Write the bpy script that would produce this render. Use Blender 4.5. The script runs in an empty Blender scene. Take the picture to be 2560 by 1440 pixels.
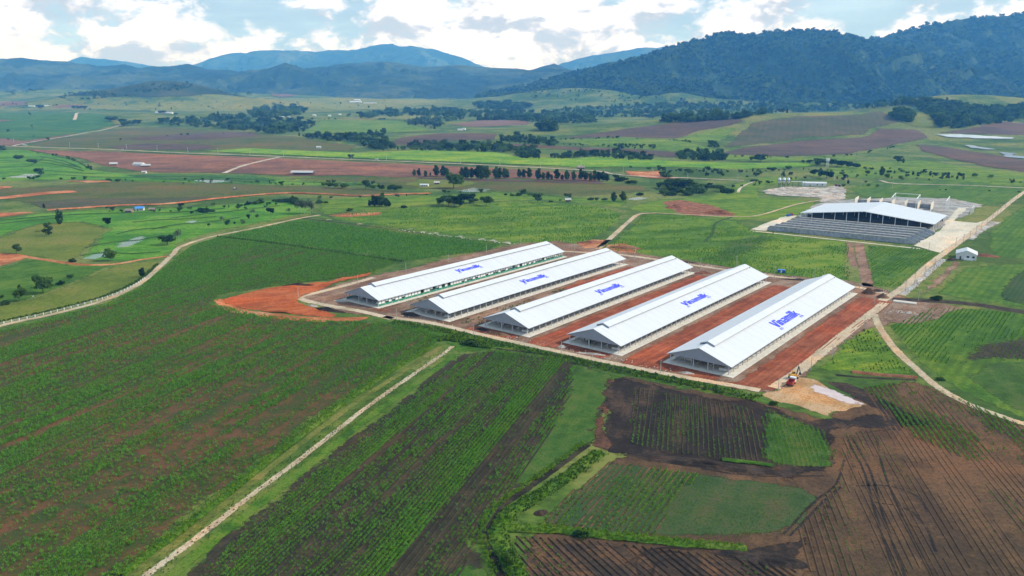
import bpy, bmesh, math, random
import numpy as np
from mathutils import Vector, Matrix
from mathutils.geometry import delaunay_2d_cdt

random.seed(7); RNG = np.random.default_rng(7)
SC = bpy.context.scene
COL = SC.collection
R = math.radians

# ------------------------------------------------------------------ camera, sky, sun, exposure
F_PX, CAM_H, HOR = 1952.0, 114.3, 245.2          # focal length in pixels of a 2560 wide frame, height above the fields
PITCH = math.atan((720 - HOR) / F_PX); CP, SP = math.cos(PITCH), math.sin(PITCH)
cam = bpy.data.cameras.new('camera'); cam_o = bpy.data.objects.new('camera', cam); COL.objects.link(cam_o)
cam.sensor_width = 36.0; cam.lens = 36.0 * F_PX / 2560; cam.clip_start = 1.0; cam.clip_end = 60000
cam_o.location = (0, 0, CAM_H); cam_o.rotation_euler = (math.pi / 2 - PITCH, 0, 0)
SC.camera = cam_o

SUN_EL, SUN_AZ = R(37.0), math.atan2(0.99, 0.13)      # azimuth measured from +Y towards +X
sun = bpy.data.lights.new('sun', 'SUN'); sun.energy = 4.6; sun.angle = R(0.5); sun.color = (1.0, 0.965, 0.91)
sun_o = bpy.data.objects.new('sun', sun); COL.objects.link(sun_o)
sdir = Vector((math.sin(SUN_AZ) * math.cos(SUN_EL), math.cos(SUN_AZ) * math.cos(SUN_EL), math.sin(SUN_EL)))
sun_o.rotation_euler = sdir.to_track_quat('Z', 'Y').to_euler(); sun_o.location = (300, 100, 600)

SC.view_settings.view_transform = 'Standard'; SC.view_settings.look = 'None'
SC.view_settings.exposure = 0.18; SC.view_settings.gamma = 1.0; SC.view_settings.use_curve_mapping = False
SC.cycles.max_bounces = 6; SC.cycles.diffuse_bounces = 2; SC.cycles.glossy_bounces = 2
SC.cycles.transparent_max_bounces = 12; SC.cycles.volume_bounces = 1; SC.cycles.use_denoising = True; SC.cycles.denoising_prefilter = 'ACCURATE'
SC.cycles.sample_clamp_indirect = 4.0


class NT:
    """compact node-tree builder"""
    def __init__(s, tree): s.t = tree; s.t.nodes.clear()
    def n(s, kind, **kw):
        nd = s.t.nodes.new(kind)
        for k, v in kw.items():
            if k == 'ins':
                for a, b in v.items():
                    if isinstance(b, bpy.types.NodeSocket): s.t.links.new(b, nd.inputs[a])
                    else: nd.inputs[a].default_value = b
            else: setattr(nd, k, v)
        return nd
    def math(s, op, a, b=0.0, c=0.0, clamp=False):
        nd = s.n('ShaderNodeMath', operation=op, use_clamp=clamp)
        for i, v in enumerate((a, b, c)):
            if isinstance(v, bpy.types.NodeSocket): s.t.links.new(v, nd.inputs[i])
            else: nd.inputs[i].default_value = v
        return nd.outputs[0]
    def mix(s, fac, a, b, mode='MIX'):
        nd = s.n('ShaderNodeMix', data_type='RGBA', blend_type=mode)
        for i, v in ((0, fac), (6, a), (7, b)):
            if isinstance(v, bpy.types.NodeSocket): s.t.links.new(v, nd.inputs[i])
            elif i == 0: nd.inputs[i].default_value = v
            else: nd.inputs[i].default_value = (*v, 1)
        return nd.outputs[2]
    def noise(s, vec, scale, detail=3, rough=0.55, dist=0.0):
        nd = s.n('ShaderNodeTexNoise', ins={'Scale': scale, 'Detail': detail, 'Roughness': rough, 'Distortion': dist})
        if vec is not None: s.t.links.new(vec, nd.inputs['Vector'])
        return nd.outputs[0]
    def ramp(s, v, lo, hi):
        nd = s.n('ShaderNodeMapRange', ins={0: v, 1: lo, 2: hi, 3: 0.0, 4: 1.0}); nd.interpolation_type = 'SMOOTHSTEP'
        return nd.outputs[0]
    def mapping(s, vec, rot=(0, 0, 0), scale=(1, 1, 1), loc=(0, 0, 0)):
        return s.n('ShaderNodeMapping', ins={'Vector': vec, 'Rotation': rot, 'Scale': scale, 'Location': loc}).outputs[0]


# world: physical sky with broken cumulus all round
w = bpy.data.worlds.new('World'); SC.world = w; w.use_nodes = True
t = NT(w.node_tree)
sky = t.n('ShaderNodeTexSky', sky_type='NISHITA', sun_disc=False)
sky.sun_elevation = SUN_EL; sky.sun_rotation = SUN_AZ; sky.altitude = 1100; sky.air_density = 1.0; sky.dust_density = 1.6; sky.ozone_density = 1.0
gen = t.n('ShaderNodeTexCoord').outputs['Generated']
sep = t.n('ShaderNodeSeparateXYZ', ins={0: gen})
def cloud_density(off):
    v = t.mapping(gen, scale=(1.0, 1.0, 1.9), loc=off)
    a = t.noise(v, 12.5, 11, 0.60, 0.25)
    b = t.noise(v, 3.4, 3, 0.5)
    return t.math('ADD', t.math('MULTIPLY', a, 0.60), t.math('MULTIPLY', b, 0.50))
OFF = (3.1, 1.7, 0.42)
thin = t.math('SUBTRACT', t.math('MULTIPLY', t.math('MINIMUM', t.math('MAXIMUM', sep.outputs[2], 0.0), 0.30), 0.50), 0.045)          # clouds crowd towards the horizon and open overhead
d0 = t.math('SUBTRACT', cloud_density(OFF), thin)
d1 = t.math('SUBTRACT', cloud_density((OFF[0] + 0.012, OFF[1] + 0.003, OFF[2] + 0.034)), thin)     # a step towards the sun: lit side against shaded side
mask = t.ramp(d0, 0.484, 0.556)
lit = t.ramp(t.math('SUBTRACT', d0, d1), -0.060, 0.030)
ccol = t.mix(lit, (10.6, 11.2, 12.6), (21.5, 22.5, 27.5))
cirrus = t.ramp(t.noise(t.mapping(gen, scale=(1, 1, 6.0), loc=(0.3, 2, 1)), 5.0, 7, 0.62), 0.38, 0.70)
skyc = t.mix(t.math('ADD', t.math('MULTIPLY', cirrus, 0.40), 0.56), sky.outputs[0], (11.4, 15.8, 21.0))
fin = t.mix(mask, skyc, ccol)
bg = t.n('ShaderNodeBackground', ins={0: fin, 1: 0.05})
t.n('ShaderNodeOutputWorld', ins={0: bg.outputs[0]})

# ------------------------------------------------------------------ pixel and terrain helpers
def ray(px, py):
    px = np.asarray(px, float); py = np.asarray(py, float)
    a = (px - 1280) / F_PX; b = (720 - py) / F_PX
    return np.stack([a, CP + b * SP, -SP + b * CP], -1)

def _hash(ix, iy, seed):
    h = (ix.astype(np.int64) * 374761393 + iy.astype(np.int64) * 668265263 + seed * 974634541) & 0x7fffffff
    h = ((h ^ (h >> 13)) * 1274126177) & 0x7fffffff
    return ((h ^ (h >> 16)) & 0xffff) / 65535.0
def vnoise(x, y, seed=0):
    x = np.asarray(x, float); y = np.asarray(y, float)
    ix = np.floor(x); iy = np.floor(y); fx = x - ix; fy = y - iy
    fx = fx * fx * (3 - 2 * fx); fy = fy * fy * (3 - 2 * fy)
    a = _hash(ix, iy, seed); b = _hash(ix + 1, iy, seed); c = _hash(ix, iy + 1, seed); d = _hash(ix + 1, iy + 1, seed)
    return (a * (1 - fx) + b * fx) * (1 - fy) + (c * (1 - fx) + d * fx) * fy
def fbm(x, y, oct=4, seed=0, gain=0.5):
    s = 0; a = 1; n = 0
    for i in range(oct):
        s = s + a * vnoise(x, y, seed + i * 17); n += a; a *= gain; x = np.asarray(x) * 2.03; y = np.asarray(y) * 2.03
    return s / n
def sstep(x, lo, hi):
    q = np.clip((x - lo) / (hi - lo), 0, 1); return q * q * (3 - 2 * q)

def px_x(px, y): return (px - 1280) / F_PX * CP * y
HILLS = []      # x, y, height, sx, sy
def hill(px, y, h, sx, sy): HILLS.append((px_x(px, y), y, h, sx, sy))
hill(2010, 2420, 44, 430, 230); hill(2240, 2600, 30, 260, 220); hill(1700, 2350, 16, 330, 200)
hill(2330, 3050, 72, 260, 190); hill(2620, 3150, 66, 260, 220); hill(2480, 2900, 30, 260, 160)
hill(430, 4900, 104, 260, 300); hill(590, 4700, 34, 330, 220); hill(290, 4600, 34, 380, 220); hill(170, 4900, 34, 420, 260)
hill(60, 5900, 70, 900, 420); hill(470, 6300, 30, 800, 350)
hill(1440, 5100, 52, 260, 260); hill(1310, 5200, 40, 320, 260); hill(1545, 4850, 40, 200, 200)
hill(1690, 4650, 62, 120, 130); hill(1810, 4600, 34, 170, 130); hill(2010, 4300, 40, 190, 130); hill(2290, 4200, 42, 260, 130)
hill(1250, 2150, 10, 240, 140); hill(600, 2050, 8, 260, 120); hill(1650, 1850, 9, 200, 90); hill(330, 3300, 25, 500, 300)
HL = np.array(HILLS)
def T(x, y):
    """height of the land: flat by the barns, rising up the valley"""
    x = np.asarray(x, float); y = np.asarray(y, float)
    q = np.clip(y - 1000, 0, None); q = np.where(q > 4500, 4500 + (q - 4500) * 0.2, q)
    z = 4.7e-6 * np.where(y > 1000, q, 0) ** 2
    for hx, hy, hh, sx, sy in HL:
        z = z + hh * np.exp(-((x - hx) / sx) ** 2 / 2 - ((y - hy) / sy) ** 2 / 2)
    z = z + sstep(y, 800, 1600) * ((vnoise(x / 260, y / 200, 5) - .5) * 3.2 + (vnoise(x / 900, y / 700, 9) - .5) * 8)
    z = z + sstep(y, 3200, 4600) * (fbm(x / 420, y / 380, 3, 21) - .5) * 46
    return z

_TS = np.concatenate([np.linspace(120, 3000, 700), np.linspace(3008, 9000, 700)])
def G(px, py):
    """world point of the land seen at a pixel"""
    r = ray(px, py); out = []
    for q in np.atleast_2d(r):
        ts = _TS / q[1]
        g = CAM_H + ts * q[2] - T(ts * q[0], ts * q[1])
        k = np.argmax(g < 0)
        if g[k] >= 0: k = len(ts) - 1
        a, b = (ts[k - 1], ts[k]) if k else (ts[0], ts[0])
        ga, gb = (g[k - 1], g[k]) if k else (1, 1)
        tt = a + (b - a) * (ga / (ga - gb) if ga != gb else 0)
        x, y = tt * q[0], tt * q[1]
        out.append((x, y, float(T(x, y))))
    out = np.array(out)
    return out[0] if np.ndim(px) == 0 else out
def Gp(pts): return G(np.array([p[0] for p in pts]), np.array([p[1] for p in pts]))

# ------------------------------------------------------------------ object helpers
def tag(o, label=None, cat=None, group=None, kind=None):
    if label: o['label'] = label
    if cat: o['category'] = cat
    if group: o['group'] = group
    if kind: o['kind'] = kind
    return o
def link(name, mesh, parent=None, mat=None):
    if mat is not None and not mesh.materials: mesh.materials.append(mat)
    o = bpy.data.objects.new(name, mesh); COL.objects.link(o)
    if parent is not None: o.parent = parent
    return o
def thing(name, label, cat, loc=(0, 0, 0), rz=0.0, group=None):
    o = bpy.data.objects.new(name, None); COL.objects.link(o); o.empty_display_size = 1.0
    o.location = loc; o.rotation_euler = (0, 0, rz)
    return tag(o, label, cat, group)
def mesh_from(name, vs, fs, smooth=False):
    m = bpy.data.meshes.new(name); m.from_pydata([tuple(map(float, v)) for v in vs], [], [tuple(map(int, f)) for f in fs]); m.update()
    if smooth: m.polygons.foreach_set('use_smooth', [True] * len(m.polygons))
    return m
class MB:
    """collects boxes, prisms, tubes into one mesh"""
    def __init__(s): s.v = []; s.f = []
    def add(s, vs, fs):
        b = len(s.v); s.v += [tuple(v) for v in vs]; s.f += [tuple(i + b for i in f) for f in fs]; return s
    def box(s, x0, x1, y0, y1, z0, z1):
        return s.add([(x0, y0, z0), (x1, y0, z0), (x1, y1, z0), (x0, y1, z0), (x0, y0, z1), (x1, y0, z1), (x1, y1, z1), (x0, y1, z1)],
                     [(0, 3, 2, 1), (4, 5, 6, 7), (0, 1, 5, 4), (1, 2, 6, 5), (2, 3, 7, 6), (3, 0, 4, 7)])
    def slab(s, quad, th):
        """thin plate under four points"""
        q = [Vector(p) for p in quad]; nrm = (q[1] - q[0]).cross(q[3] - q[0]).normalized()
        lo = [p - nrm * th for p in q]
        return s.add(lo + q, [(0, 3, 2, 1), (4, 5, 6, 7), (0, 1, 5, 4), (1, 2, 6, 5), (2, 3, 7, 6), (3, 0, 4, 7)])
    def prism(s, poly, axis, a0, a1):
        """polygon given in the other two axes, extruded along axis"""
        n = len(poly); vs = []
        for a in (a0, a1):
            for (p, q) in poly:
                vs.append((a, p, q) if axis == 0 else (p, a, q) if axis == 1 else (p, q, a))
        fs = [tuple(range(n))[::-1], tuple(range(n, 2 * n))] + [(i, (i + 1) % n, n + (i + 1) % n, n + i) for i in range(n)]
        return s.add(vs, fs)
    def tube(s, p0, p1, r0, r1=None, seg=8):
        r1 = r0 if r1 is None else r1; p0 = Vector(p0); p1 = Vector(p1); d = (p1 - p0).normalized()
        a = d.orthogonal().normalized(); b = d.cross(a); vs = []
        for p, r in ((p0, r0), (p1, r1)):
            for i in range(seg):
                an = 2 * math.pi * i / seg; vs.append(p + a * r * math.cos(an) + b * r * math.sin(an))
        fs = [(i, (i + 1) % seg, seg + (i + 1) % seg, seg + i) for i in range(seg)] + [tuple(range(seg))[::-1], tuple(range(seg, 2 * seg))]
        return s.add(vs, fs)
    def mesh(s, name='m', smooth=False):
        m = mesh_from(name, s.v, s.f, smooth)
        bm = bmesh.new(); bm.from_mesh(m); bmesh.ops.recalc_face_normals(bm, faces=bm.faces); bm.to_mesh(m); bm.free()
        return m
    def build(s, name, mat, parent=None, smooth=False): return link(name, s.mesh(name, smooth), parent, mat)
def copy_tree(o, parent=None):
    c = o.copy(); COL.objects.link(c); c.parent = parent
    for ch in list(o.children): copy_tree(ch, c)
    return c
ORD = ['first', 'second', 'third', 'fourth', 'fifth', 'sixth', 'seventh', 'eighth', 'ninth', 'tenth', 'eleventh', 'twelfth', 'thirteenth',
       'fourteenth', 'fifteenth', 'sixteenth', 'seventeenth', 'eighteenth', 'nineteenth', 'twentieth']
def ordinal(i):
    if i < 20: return ORD[i]
    tens = ['twenty', 'thirty', 'forty', 'fifty', 'sixty', 'seventy', 'eighty', 'ninety'][(i + 1) // 10 - 2]; u = (i + 1) % 10
    return (tens[:-1] + 'ieth') if u == 0 else tens + '-' + ORD[u - 1]

# ------------------------------------------------------------------ materials
MATS = {}
def mat_begin(name):
    m = bpy.data.materials.new(name); m.use_nodes = True; MATS[name] = m
    return m, NT(m.node_tree)
def mat_end(t, col, rough=0.9, bump=None, bstr=0.3, bdist=0.3, alpha=None, spec=0.2, metal=0.0):
    p = t.n('ShaderNodeBsdfPrincipled', ins={'Roughness': rough, 'Metallic': metal, 'Specular IOR Level': spec})
    if isinstance(col, bpy.types.NodeSocket): t.t.links.new(col, p.inputs['Base Color'])
    else: p.inputs['Base Color'].default_value = (*col, 1)
    if bump is not None:
        b = t.n('ShaderNodeBump', ins={'Strength': bstr, 'Distance': bdist, 'Height': bump}); t.t.links.new(b.outputs[0], p.inputs['Normal'])
    sh = p.outputs[0]
    if alpha is not None:
        tr = t.n('ShaderNodeBsdfTransparent')
        sh = t.n('ShaderNodeMixShader', ins={0: alpha, 1: tr.outputs[0], 2: sh}).outputs[0]
    t.n('ShaderNodeOutputMaterial', ins={0: sh})
def plain(name, col, rough=0.6, var=0.12, scale=1.5, metal=0.0, spec=0.3):
    m, t = mat_begin(name); tc = t.n('ShaderNodeTexCoord').outputs['Object']
    v = t.noise(tc, scale, 4)
    c = t.mix(t.ramp(v, .3, .7), tuple(x * (1 - var) for x in col), tuple(min(1, x * (1 + var)) for x in col))
    mat_end(t, c, rough, metal=metal, spec=spec); return m
def sheet_roof(name, col):
    """ribbed metal sheets: ribs down the slope, slight tone steps between sheets, faint weathering"""
    m, t = mat_begin(name); tc = t.n('ShaderNodeTexCoord').outputs['Object']
    sx = t.n('ShaderNodeSeparateXYZ', ins={0: tc}).outputs[0]
    rib = t.math('SINE', t.math('MULTIPLY', sx, 2 * math.pi / .45))
    step = t.n('ShaderNodeTexWhiteNoise', noise_dimensions='1D', ins={'W': t.math('FLOOR', t.math('MULTIPLY', sx, .97))}).outputs['Value']
    wth = t.noise(t.mapping(tc, scale=(1.2, .12, .12)), 1.0, 5, .65)
    k = t.math('ADD', t.math('MULTIPLY', step, .35), t.math('MULTIPLY', wth, .65))
    c = t.mix(k, tuple(x * .82 for x in col), tuple(min(.9, x * 1.08) for x in col))
    mat_end(t, c, .42, bump=rib, bstr=.5, bdist=.05, spec=.4); return m
def land(name, cols, az=0.0, patch=0.02, streak=None, rows=None, fine=0.5, edge=None, rough=0.95, contrast=(0.32, 0.68), bump=0.5, speck=0.62, soft=True, tint=0.55):
    """soil, crop and grass surfaces: colours blended by large patches, streaks along the row direction and fine mottling
    cols: three colours; streak: (along, across) scale; rows: (spacing, strength); edge: metres-free raggedness 0..1"""
    m, t = mat_begin(name)
    pos = t.n('ShaderNodeNewGeometry').outputs['Position']
    rp = t.n('ShaderNodeVectorRotate', rotation_type='Z_AXIS', ins={'Vector': pos, 'Angle': az}).outputs[0]
    a = t.noise(pos, patch, 5, 0.6)
    if streak:
        s = t.noise(t.mapping(rp, scale=(streak[1], streak[0], 1)), 1.0, 5, 0.62)
        a = t.math('ADD', t.math('MULTIPLY', a, 0.4), t.math('MULTIPLY', s, 0.6))
    fn = t.noise(pos, fine, 5, 0.7)
    md = t.noise(t.mapping(pos, loc=(31, 7, 0)), fine / 5.5, 5, 0.65)
    k = t.math('ADD', t.math('ADD', t.math('MULTIPLY', a, 0.46), t.math('MULTIPLY', md, 0.30)), t.math('MULTIPLY', fn, 0.24))
    k1 = t.ramp(k, .5 + (contrast[0] - .5) * .42, .5 + (contrast[1] - .5) * .42)
    c = t.mix(t.math('MULTIPLY', k1, 2.0, clamp=True), cols[0], cols[1])
    c = t.mix(t.math('SUBTRACT', t.math('MULTIPLY', k1, 2.0), 1.0, clamp=True), c, cols[2])
    if tint:
        tn = t.noise(t.mapping(pos, loc=(90, 40, 0), scale=(1, 1.6, 1)), patch * .55, 6, .62)
        c = t.mix(t.math('MULTIPLY', t.ramp(tn, .50, .66), tint), c, (1.55, 1.12, .85), 'MULTIPLY')
        c = t.mix(t.math('MULTIPLY', t.ramp(tn, .48, .34), tint), c, (.62, .74, .75), 'MULTIPLY')
    spk = t.ramp(t.noise(pos, fine * 2.3, 3, 0.7), .47, .68)
    c = t.mix(t.math('MULTIPLY', spk, speck), c, tuple(x * .42 for x in cols[0]))
    if rows:
        sx = t.n('ShaderNodeSeparateXYZ', ins={0: rp}).outputs[0]
        wob = t.math('MULTIPLY', t.noise(t.mapping(rp, scale=(.08, .01, 1)), 1.0, 2), rows[0] * 0.8)
        wv = t.math('SINE', t.math('MULTIPLY', t.math('ADD', sx, wob), 2 * math.pi / rows[0]))
        wv = t.math('MULTIPLY', t.math('ADD', t.math('MULTIPLY', wv, 0.5), 0.5), rows[1])
        c = t.mix(t.math('MULTIPLY', wv, t.ramp(fn, .25, .6)), c, rows[2] if len(rows) > 2 else tuple(x * .45 for x in cols[0]))
    alpha = None
    if edge is None and soft: edge = fine * .4
    if edge is not None:
        ea = t.n('ShaderNodeAttribute', attribute_name='edge').outputs['Fac']
        en = t.noise(pos, edge, 5, 0.7)
        alpha = t.ramp(t.math('ADD', t.math('MULTIPLY', ea, 1.1), t.math('MULTIPLY', t.math('SUBTRACT', en, 0.5), 1.5)), 0.30, 0.50)
    mat_end(t, c, rough, bump=fn if bump else None, bstr=bump or 0, bdist=0.6, alpha=alpha, spec=0.1); return m
def leafy(name, c1, c2, transl=0.25, sc=0.35):
    m, t = mat_begin(name)
    oi = t.n('ShaderNodeObjectInfo').outputs['Random']
    pos = t.n('ShaderNodeNewGeometry').outputs['Position']
    k = t.math('ADD', t.math('MULTIPLY', oi, 0.5), t.math('MULTIPLY', t.noise(pos, sc, 3 if sc > .1 else 6, .6), 0.6 if sc > .1 else 1.1))
    c = t.mix(t.ramp(k, .25, .85) if sc > .1 else t.ramp(k, .58, .98), c1, c2)
    d = t.n('ShaderNodeBsdfDiffuse', ins={'Color': c}); tr = t.n('ShaderNodeBsdfTranslucent', ins={'Color': c})
    sh = t.n('ShaderNodeMixShader', ins={0: transl, 1: d.outputs[0], 2: tr.outputs[0]})
    t.n('ShaderNodeOutputMaterial', ins={0: sh.outputs[0]}); return m

AZ_A = R(18.4); AZ_B = R(12.0); AZ_C = R(-27.0); AZ_D = R(29.8); AZ_BARN = R(38.3)
land('ground', [(.040, .085, .014), (.080, .130, .022), (.150, .165, .042)], patch=.006, fine=.10, contrast=(.34, .66), soft=False)
land('maize_soil', [(.038, .062, .016), (.062, .056, .020), (.130, .060, .030)], AZ_A, .010, (.006, .14), None, .9, contrast=(.34, .66))
land('maize_soil_far', [(0.036, 0.105, 0.012), (0.058, 0.152, 0.016), (0.098, 0.147, 0.022)], R(66), .02, (.006, .10), (3.2, .6, (.018, .055, .010)), .8, contrast=(.32, .68))
land('mid_soil', [(0.026, 0.023, 0.017), (0.041, 0.037, 0.020), (0.067, 0.048, 0.029)], AZ_A, .012, (.005, .12), None, .8)
land('dark_soil', [(0.017, 0.013, 0.012), (0.028, 0.022, 0.018), (0.078, 0.048, 0.031)], AZ_B, .020, (.03, .10), None, .5, edge=.10, contrast=(.30, .74))
land('red_rim_soil', [(.050, .028, .020), (.090, .045, .028), (.130, .062, .036)], AZ_B, .05, (.04, .30), None, .6, edge=.15)
land('right_soil', [(0.056, 0.035, 0.022), (0.091, 0.055, 0.030), (0.138, 0.075, 0.038)], AZ_B, .010, (.006, .10), None, .5, contrast=(.3, .72))
land('low_soil', [(.036, .027, .021), (.058, .040, .028), (.140, .072, .036)], AZ_C, .016, (.010, .16), None, .5)
land('field_d', [(0.030, 0.062, 0.020), (0.045, 0.078, 0.025), (0.065, 0.069, 0.032)], AZ_D, .020, (.010, .12), None, .6)
land('plain_grass', [(0.029, 0.070, 0.012), (0.046, 0.106, 0.016), (0.083, 0.112, 0.026)], AZ_A, .020, (.012, .10), None, .9)
land('bright_grass', [(0.031, 0.086, 0.009), (0.070, 0.149, 0.013), (0.105, 0.156, 0.023)], 0, .05, None, None, .6, edge=.25)
land('dry_grass', [(.075, .100, .020), (.130, .150, .030), (.190, .160, .050)], 0, .05, None, None, .5, edge=.2)
land('green_field', [(0.035, 0.094, 0.010), (0.065, 0.145, 0.013), (0.111, 0.173, 0.019)], AZ_BARN, .010, (.008, .06), (4.2, .35), .5)
land('green_field_light', [(0.053, 0.119, 0.010), (0.100, 0.189, 0.013), (0.175, 0.224, 0.021)], R(70), .012, (.006, .05), (5.0, .25), .4)
land('dark_field', [(.026, .066, .016), (.042, .080, .020), (.058, .070, .030)], AZ_BARN, .02, (.01, .08), (2.6, .5), .6, edge=.07)
land('pasture', [(0.082, 0.116, 0.015), (0.112, 0.146, 0.019), (0.155, 0.150, 0.034)], R(80), .010, (.004, .03), None, .2, contrast=(.28, .70))
land('rice', [(0.043, 0.144, 0.011), (0.078, 0.211, 0.014), (0.135, 0.245, 0.027)], R(80), .012, (.006, .045), (14, .20), .15)
land('olive_field', [(0.054, 0.075, 0.016), (0.084, 0.098, 0.022), (0.115, 0.086, 0.034)], R(86), .006, (.0025, .02), None, .12)
land('brown_field', [(0.121, 0.061, 0.040), (0.182, 0.084, 0.052), (0.264, 0.118, 0.066)], R(86), .004, (.003, .018), None, .12, contrast=(.30, .70))
land('plum_field', [(.070, .050, .038), (.100, .064, .050), (.120, .080, .058)], R(75), .005, (.003, .025), (14, .25), .10)
land('hill_field', [(0.054, 0.067, 0.028), (0.072, 0.074, 0.034), (0.108, 0.081, 0.048)], R(20), .006, (.004, .025), (16, .25), .10)
land('lime_field', [(0.069, 0.187, 0.011), (0.141, 0.256, 0.013), (0.224, 0.296, 0.016)], R(88), .006, (.002, .03), None, .10)
land('deep_green_field', [(0.027, 0.095, 0.018), (0.042, 0.121, 0.022), (0.075, 0.137, 0.024)], R(88), .004, (.002, .02), None, .08)
land('far_grass', [(0.103, 0.132, 0.027), (0.155, 0.176, 0.036), (0.207, 0.193, 0.054)], R(85), .002, (.002, .008), None, .04, contrast=(.3, .7))
land('far_red', [(.130, .080, .060), (.160, .095, .070), (.170, .110, .075)], R(85), .004, (.002, .01), None, .05)
land('shadow_scrub', [(.018, .034, .016), (.030, .048, .020), (.050, .066, .028)], 0, .006, None, None, .05)  # scrub green with the hill's cloud shadow painted into its colour
land('yard_dirt', [(0.128, 0.070, 0.044), (0.196, 0.119, 0.080), (0.281, 0.197, 0.144)], AZ_BARN, .03, (.02, .12), None, .5, edge=.10, contrast=(.28, .72))
land('brick_soil', [(0.168, 0.046, 0.023), (0.258, 0.070, 0.032), (0.336, 0.110, 0.056)], AZ_BARN, .04, (.02, .30), (2.4, .30, (.10, .030, .018)), .9, edge=.25)
land('orange_soil', [(0.258, 0.061, 0.017), (0.361, 0.086, 0.025), (0.413, 0.122, 0.043)], R(65), .03, (.03, .20), None, .5, edge=.12)
land('orange_bank', [(.260, .085, .032), (.400, .150, .062), (.480, .230, .120)], R(80), .03, None, None, .25, edge=.10)
land('cream_road', [(0.361, 0.276, 0.182), (0.454, 0.360, 0.251), (0.504, 0.416, 0.304)], AZ_BARN, .05, (.03, .25), None, .6, edge=.45, contrast=(.25, .7))
land('pale_path', [(0.304, 0.228, 0.140), (0.416, 0.331, 0.224), (0.480, 0.410, 0.301)], AZ_A, .05, (.05, .20), None, .9, edge=.9, contrast=(.3, .7))
land('tan_sand', [(0.290, 0.167, 0.076), (0.378, 0.238, 0.114), (0.422, 0.290, 0.171)], AZ_BARN, .05, (.04, .25), None, .6, edge=.2)
land('far_road', [(.340, .280, .210), (.430, .370, .290), (.500, .440, .360)], 0, .02, None, None, .08)
land('pale_rubble', [(.200, .170, .140), (.340, .310, .270), (.520, .500, .470)], 0, .06, (.05, .25), None, .4, edge=.10, contrast=(.3, .7))
land('grey_yard', [(.200, .200, .190), (.280, .275, .260), (.380, .365, .340)], 0, .06, (.05, .25), None, .4, edge=.10)
land('concrete_yard', [(.470, .420, .330), (.540, .490, .390), (.580, .530, .440)], AZ_BARN, .03, (.02, .10), None, .3, soft=False)
land('track_soil', [(.150, .085, .055), (.220, .130, .090), (.270, .180, .130)], AZ_BARN, .05, (.03, .3), None, .6, edge=.10)
land('ditch_mud', [(.014, .013, .010), (.026, .024, .016), (.050, .045, .025)], 0, .05, None, None, .5, edge=.3)
land('heap_soil', [(.085, .050, .030), (.150, .090, .050), (.200, .130, .075)], 0, .15, None, None, .9, soft=False)
land('heap_dark', [(.020, .016, .014), (.040, .030, .024), (.065, .045, .034)], 0, .15, None, None, .9, soft=False)
land('heap_red', [(.140, .055, .032), (.210, .085, .048), (.280, .130, .075)], 0, .15, None, None, .9, soft=False)
land('heap_pale', [(.300, .260, .220), (.400, .360, .310), (.480, .450, .410)], 0, .15, None, None, .9, soft=False)
land('mountain_forest', [(0.007, 0.021, 0.007), (0.017, 0.042, 0.010), (0.048, 0.083, 0.017)], 0, .004, None, None, .035, contrast=(.30, .70), bump=1.0, speck=.8, soft=False)
land('range_forest', [(.006, .016, .007), (.018, .036, .014), (.060, .080, .030)], 0, .0011, None, None, .008, bump=0, contrast=(.30, .70), soft=False)
def water_mat(name, col, rough, op=1.0):
    m, t = mat_begin(name); pos = t.n('ShaderNodeNewGeometry').outputs['Position']
    ea = t.n('ShaderNodeAttribute', attribute_name='edge').outputs['Fac']
    en = t.noise(pos, .25, 5, .7)
    al = t.math('MULTIPLY', t.ramp(t.math('ADD', t.math('MULTIPLY', ea, 1.0), t.math('MULTIPLY', t.math('SUBTRACT', en, .5), 2.4)), .3, .75), op)
    mat_end(t, t.mix(t.ramp(t.noise(pos, .15, 4), .35, .65), col, tuple(x * 1.15 for x in col)), rough, alpha=al, spec=.5); return m
water_mat('pond_water', (.42, .43, .42), .12); water_mat('paddy_water', (.20, .28, .20), .15, .6); water_mat('mud_puddle', (.46, .36, .34), .18)

sheet_roof('roof_white', (.575, .60, .635)); plain('sheet_grey', (.28, .30, .345), .5, .05, .4)
plain('galvanised', (.46, .49, .52), .45, .08, .8); sheet_roof('roof_shed', (.56, .60, .64))
plain('concrete', (.46, .45, .42), .85, .14, .5); plain('concrete_floor', (.54, .51, .45), .85, .12, .35); plain('concrete_dark', (.30, .32, .34), .9, .25, .35)
plain('panel_cream', (.60, .56, .48), .8, .08, .5); plain('dark_metal', (.05, .055, .06), .6, .2, 1); plain('green_sheet', (.03, .20, .13), .5, .1, 1)
plain('white_paint', (.74, .75, .74), .5, .05, 1); plain('pole_concrete', (.40, .38, .34), .85, .1, 1); plain('logo_blue', (.028, .045, .60), .5, .04, .5)
plain('trough_white', (.62, .63, .62), .5, .05, 1); plain('truck_red', (.32, .035, .03), .4, .1, 1); plain('truck_blue', (.03, .10, .36), .4, .1, 1)
plain('machine_yellow', (.60, .30, .03), .45, .1, 1); plain('tyre', (.02, .02, .02), .9, .1, 2); plain('glass_dark', (.03, .04, .05), .1, .1, 1, spec=.6)
plain('silo_white', (.60, .64, .68), .4, .06, 1); plain('silo_blue', (.10, .20, .36), .4, .1, 1); plain('tin_roof', (.40, .40, .40), .5, .15, .6)
plain('rust_roof', (.24, .19, .16), .7, .25, .5); plain('timber', (.20, .15, .10), .85, .2, 1); plain('tarp_blue', (.06, .22, .60), .5, .1, 1)
plain('house_wall', (.62, .62, .60), .8, .06, .5); plain('bark', (.12, .09, .065), .9, .2, 3); plain('pale_bark', (.34, .31, .26), .9, .2, 3)
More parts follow.
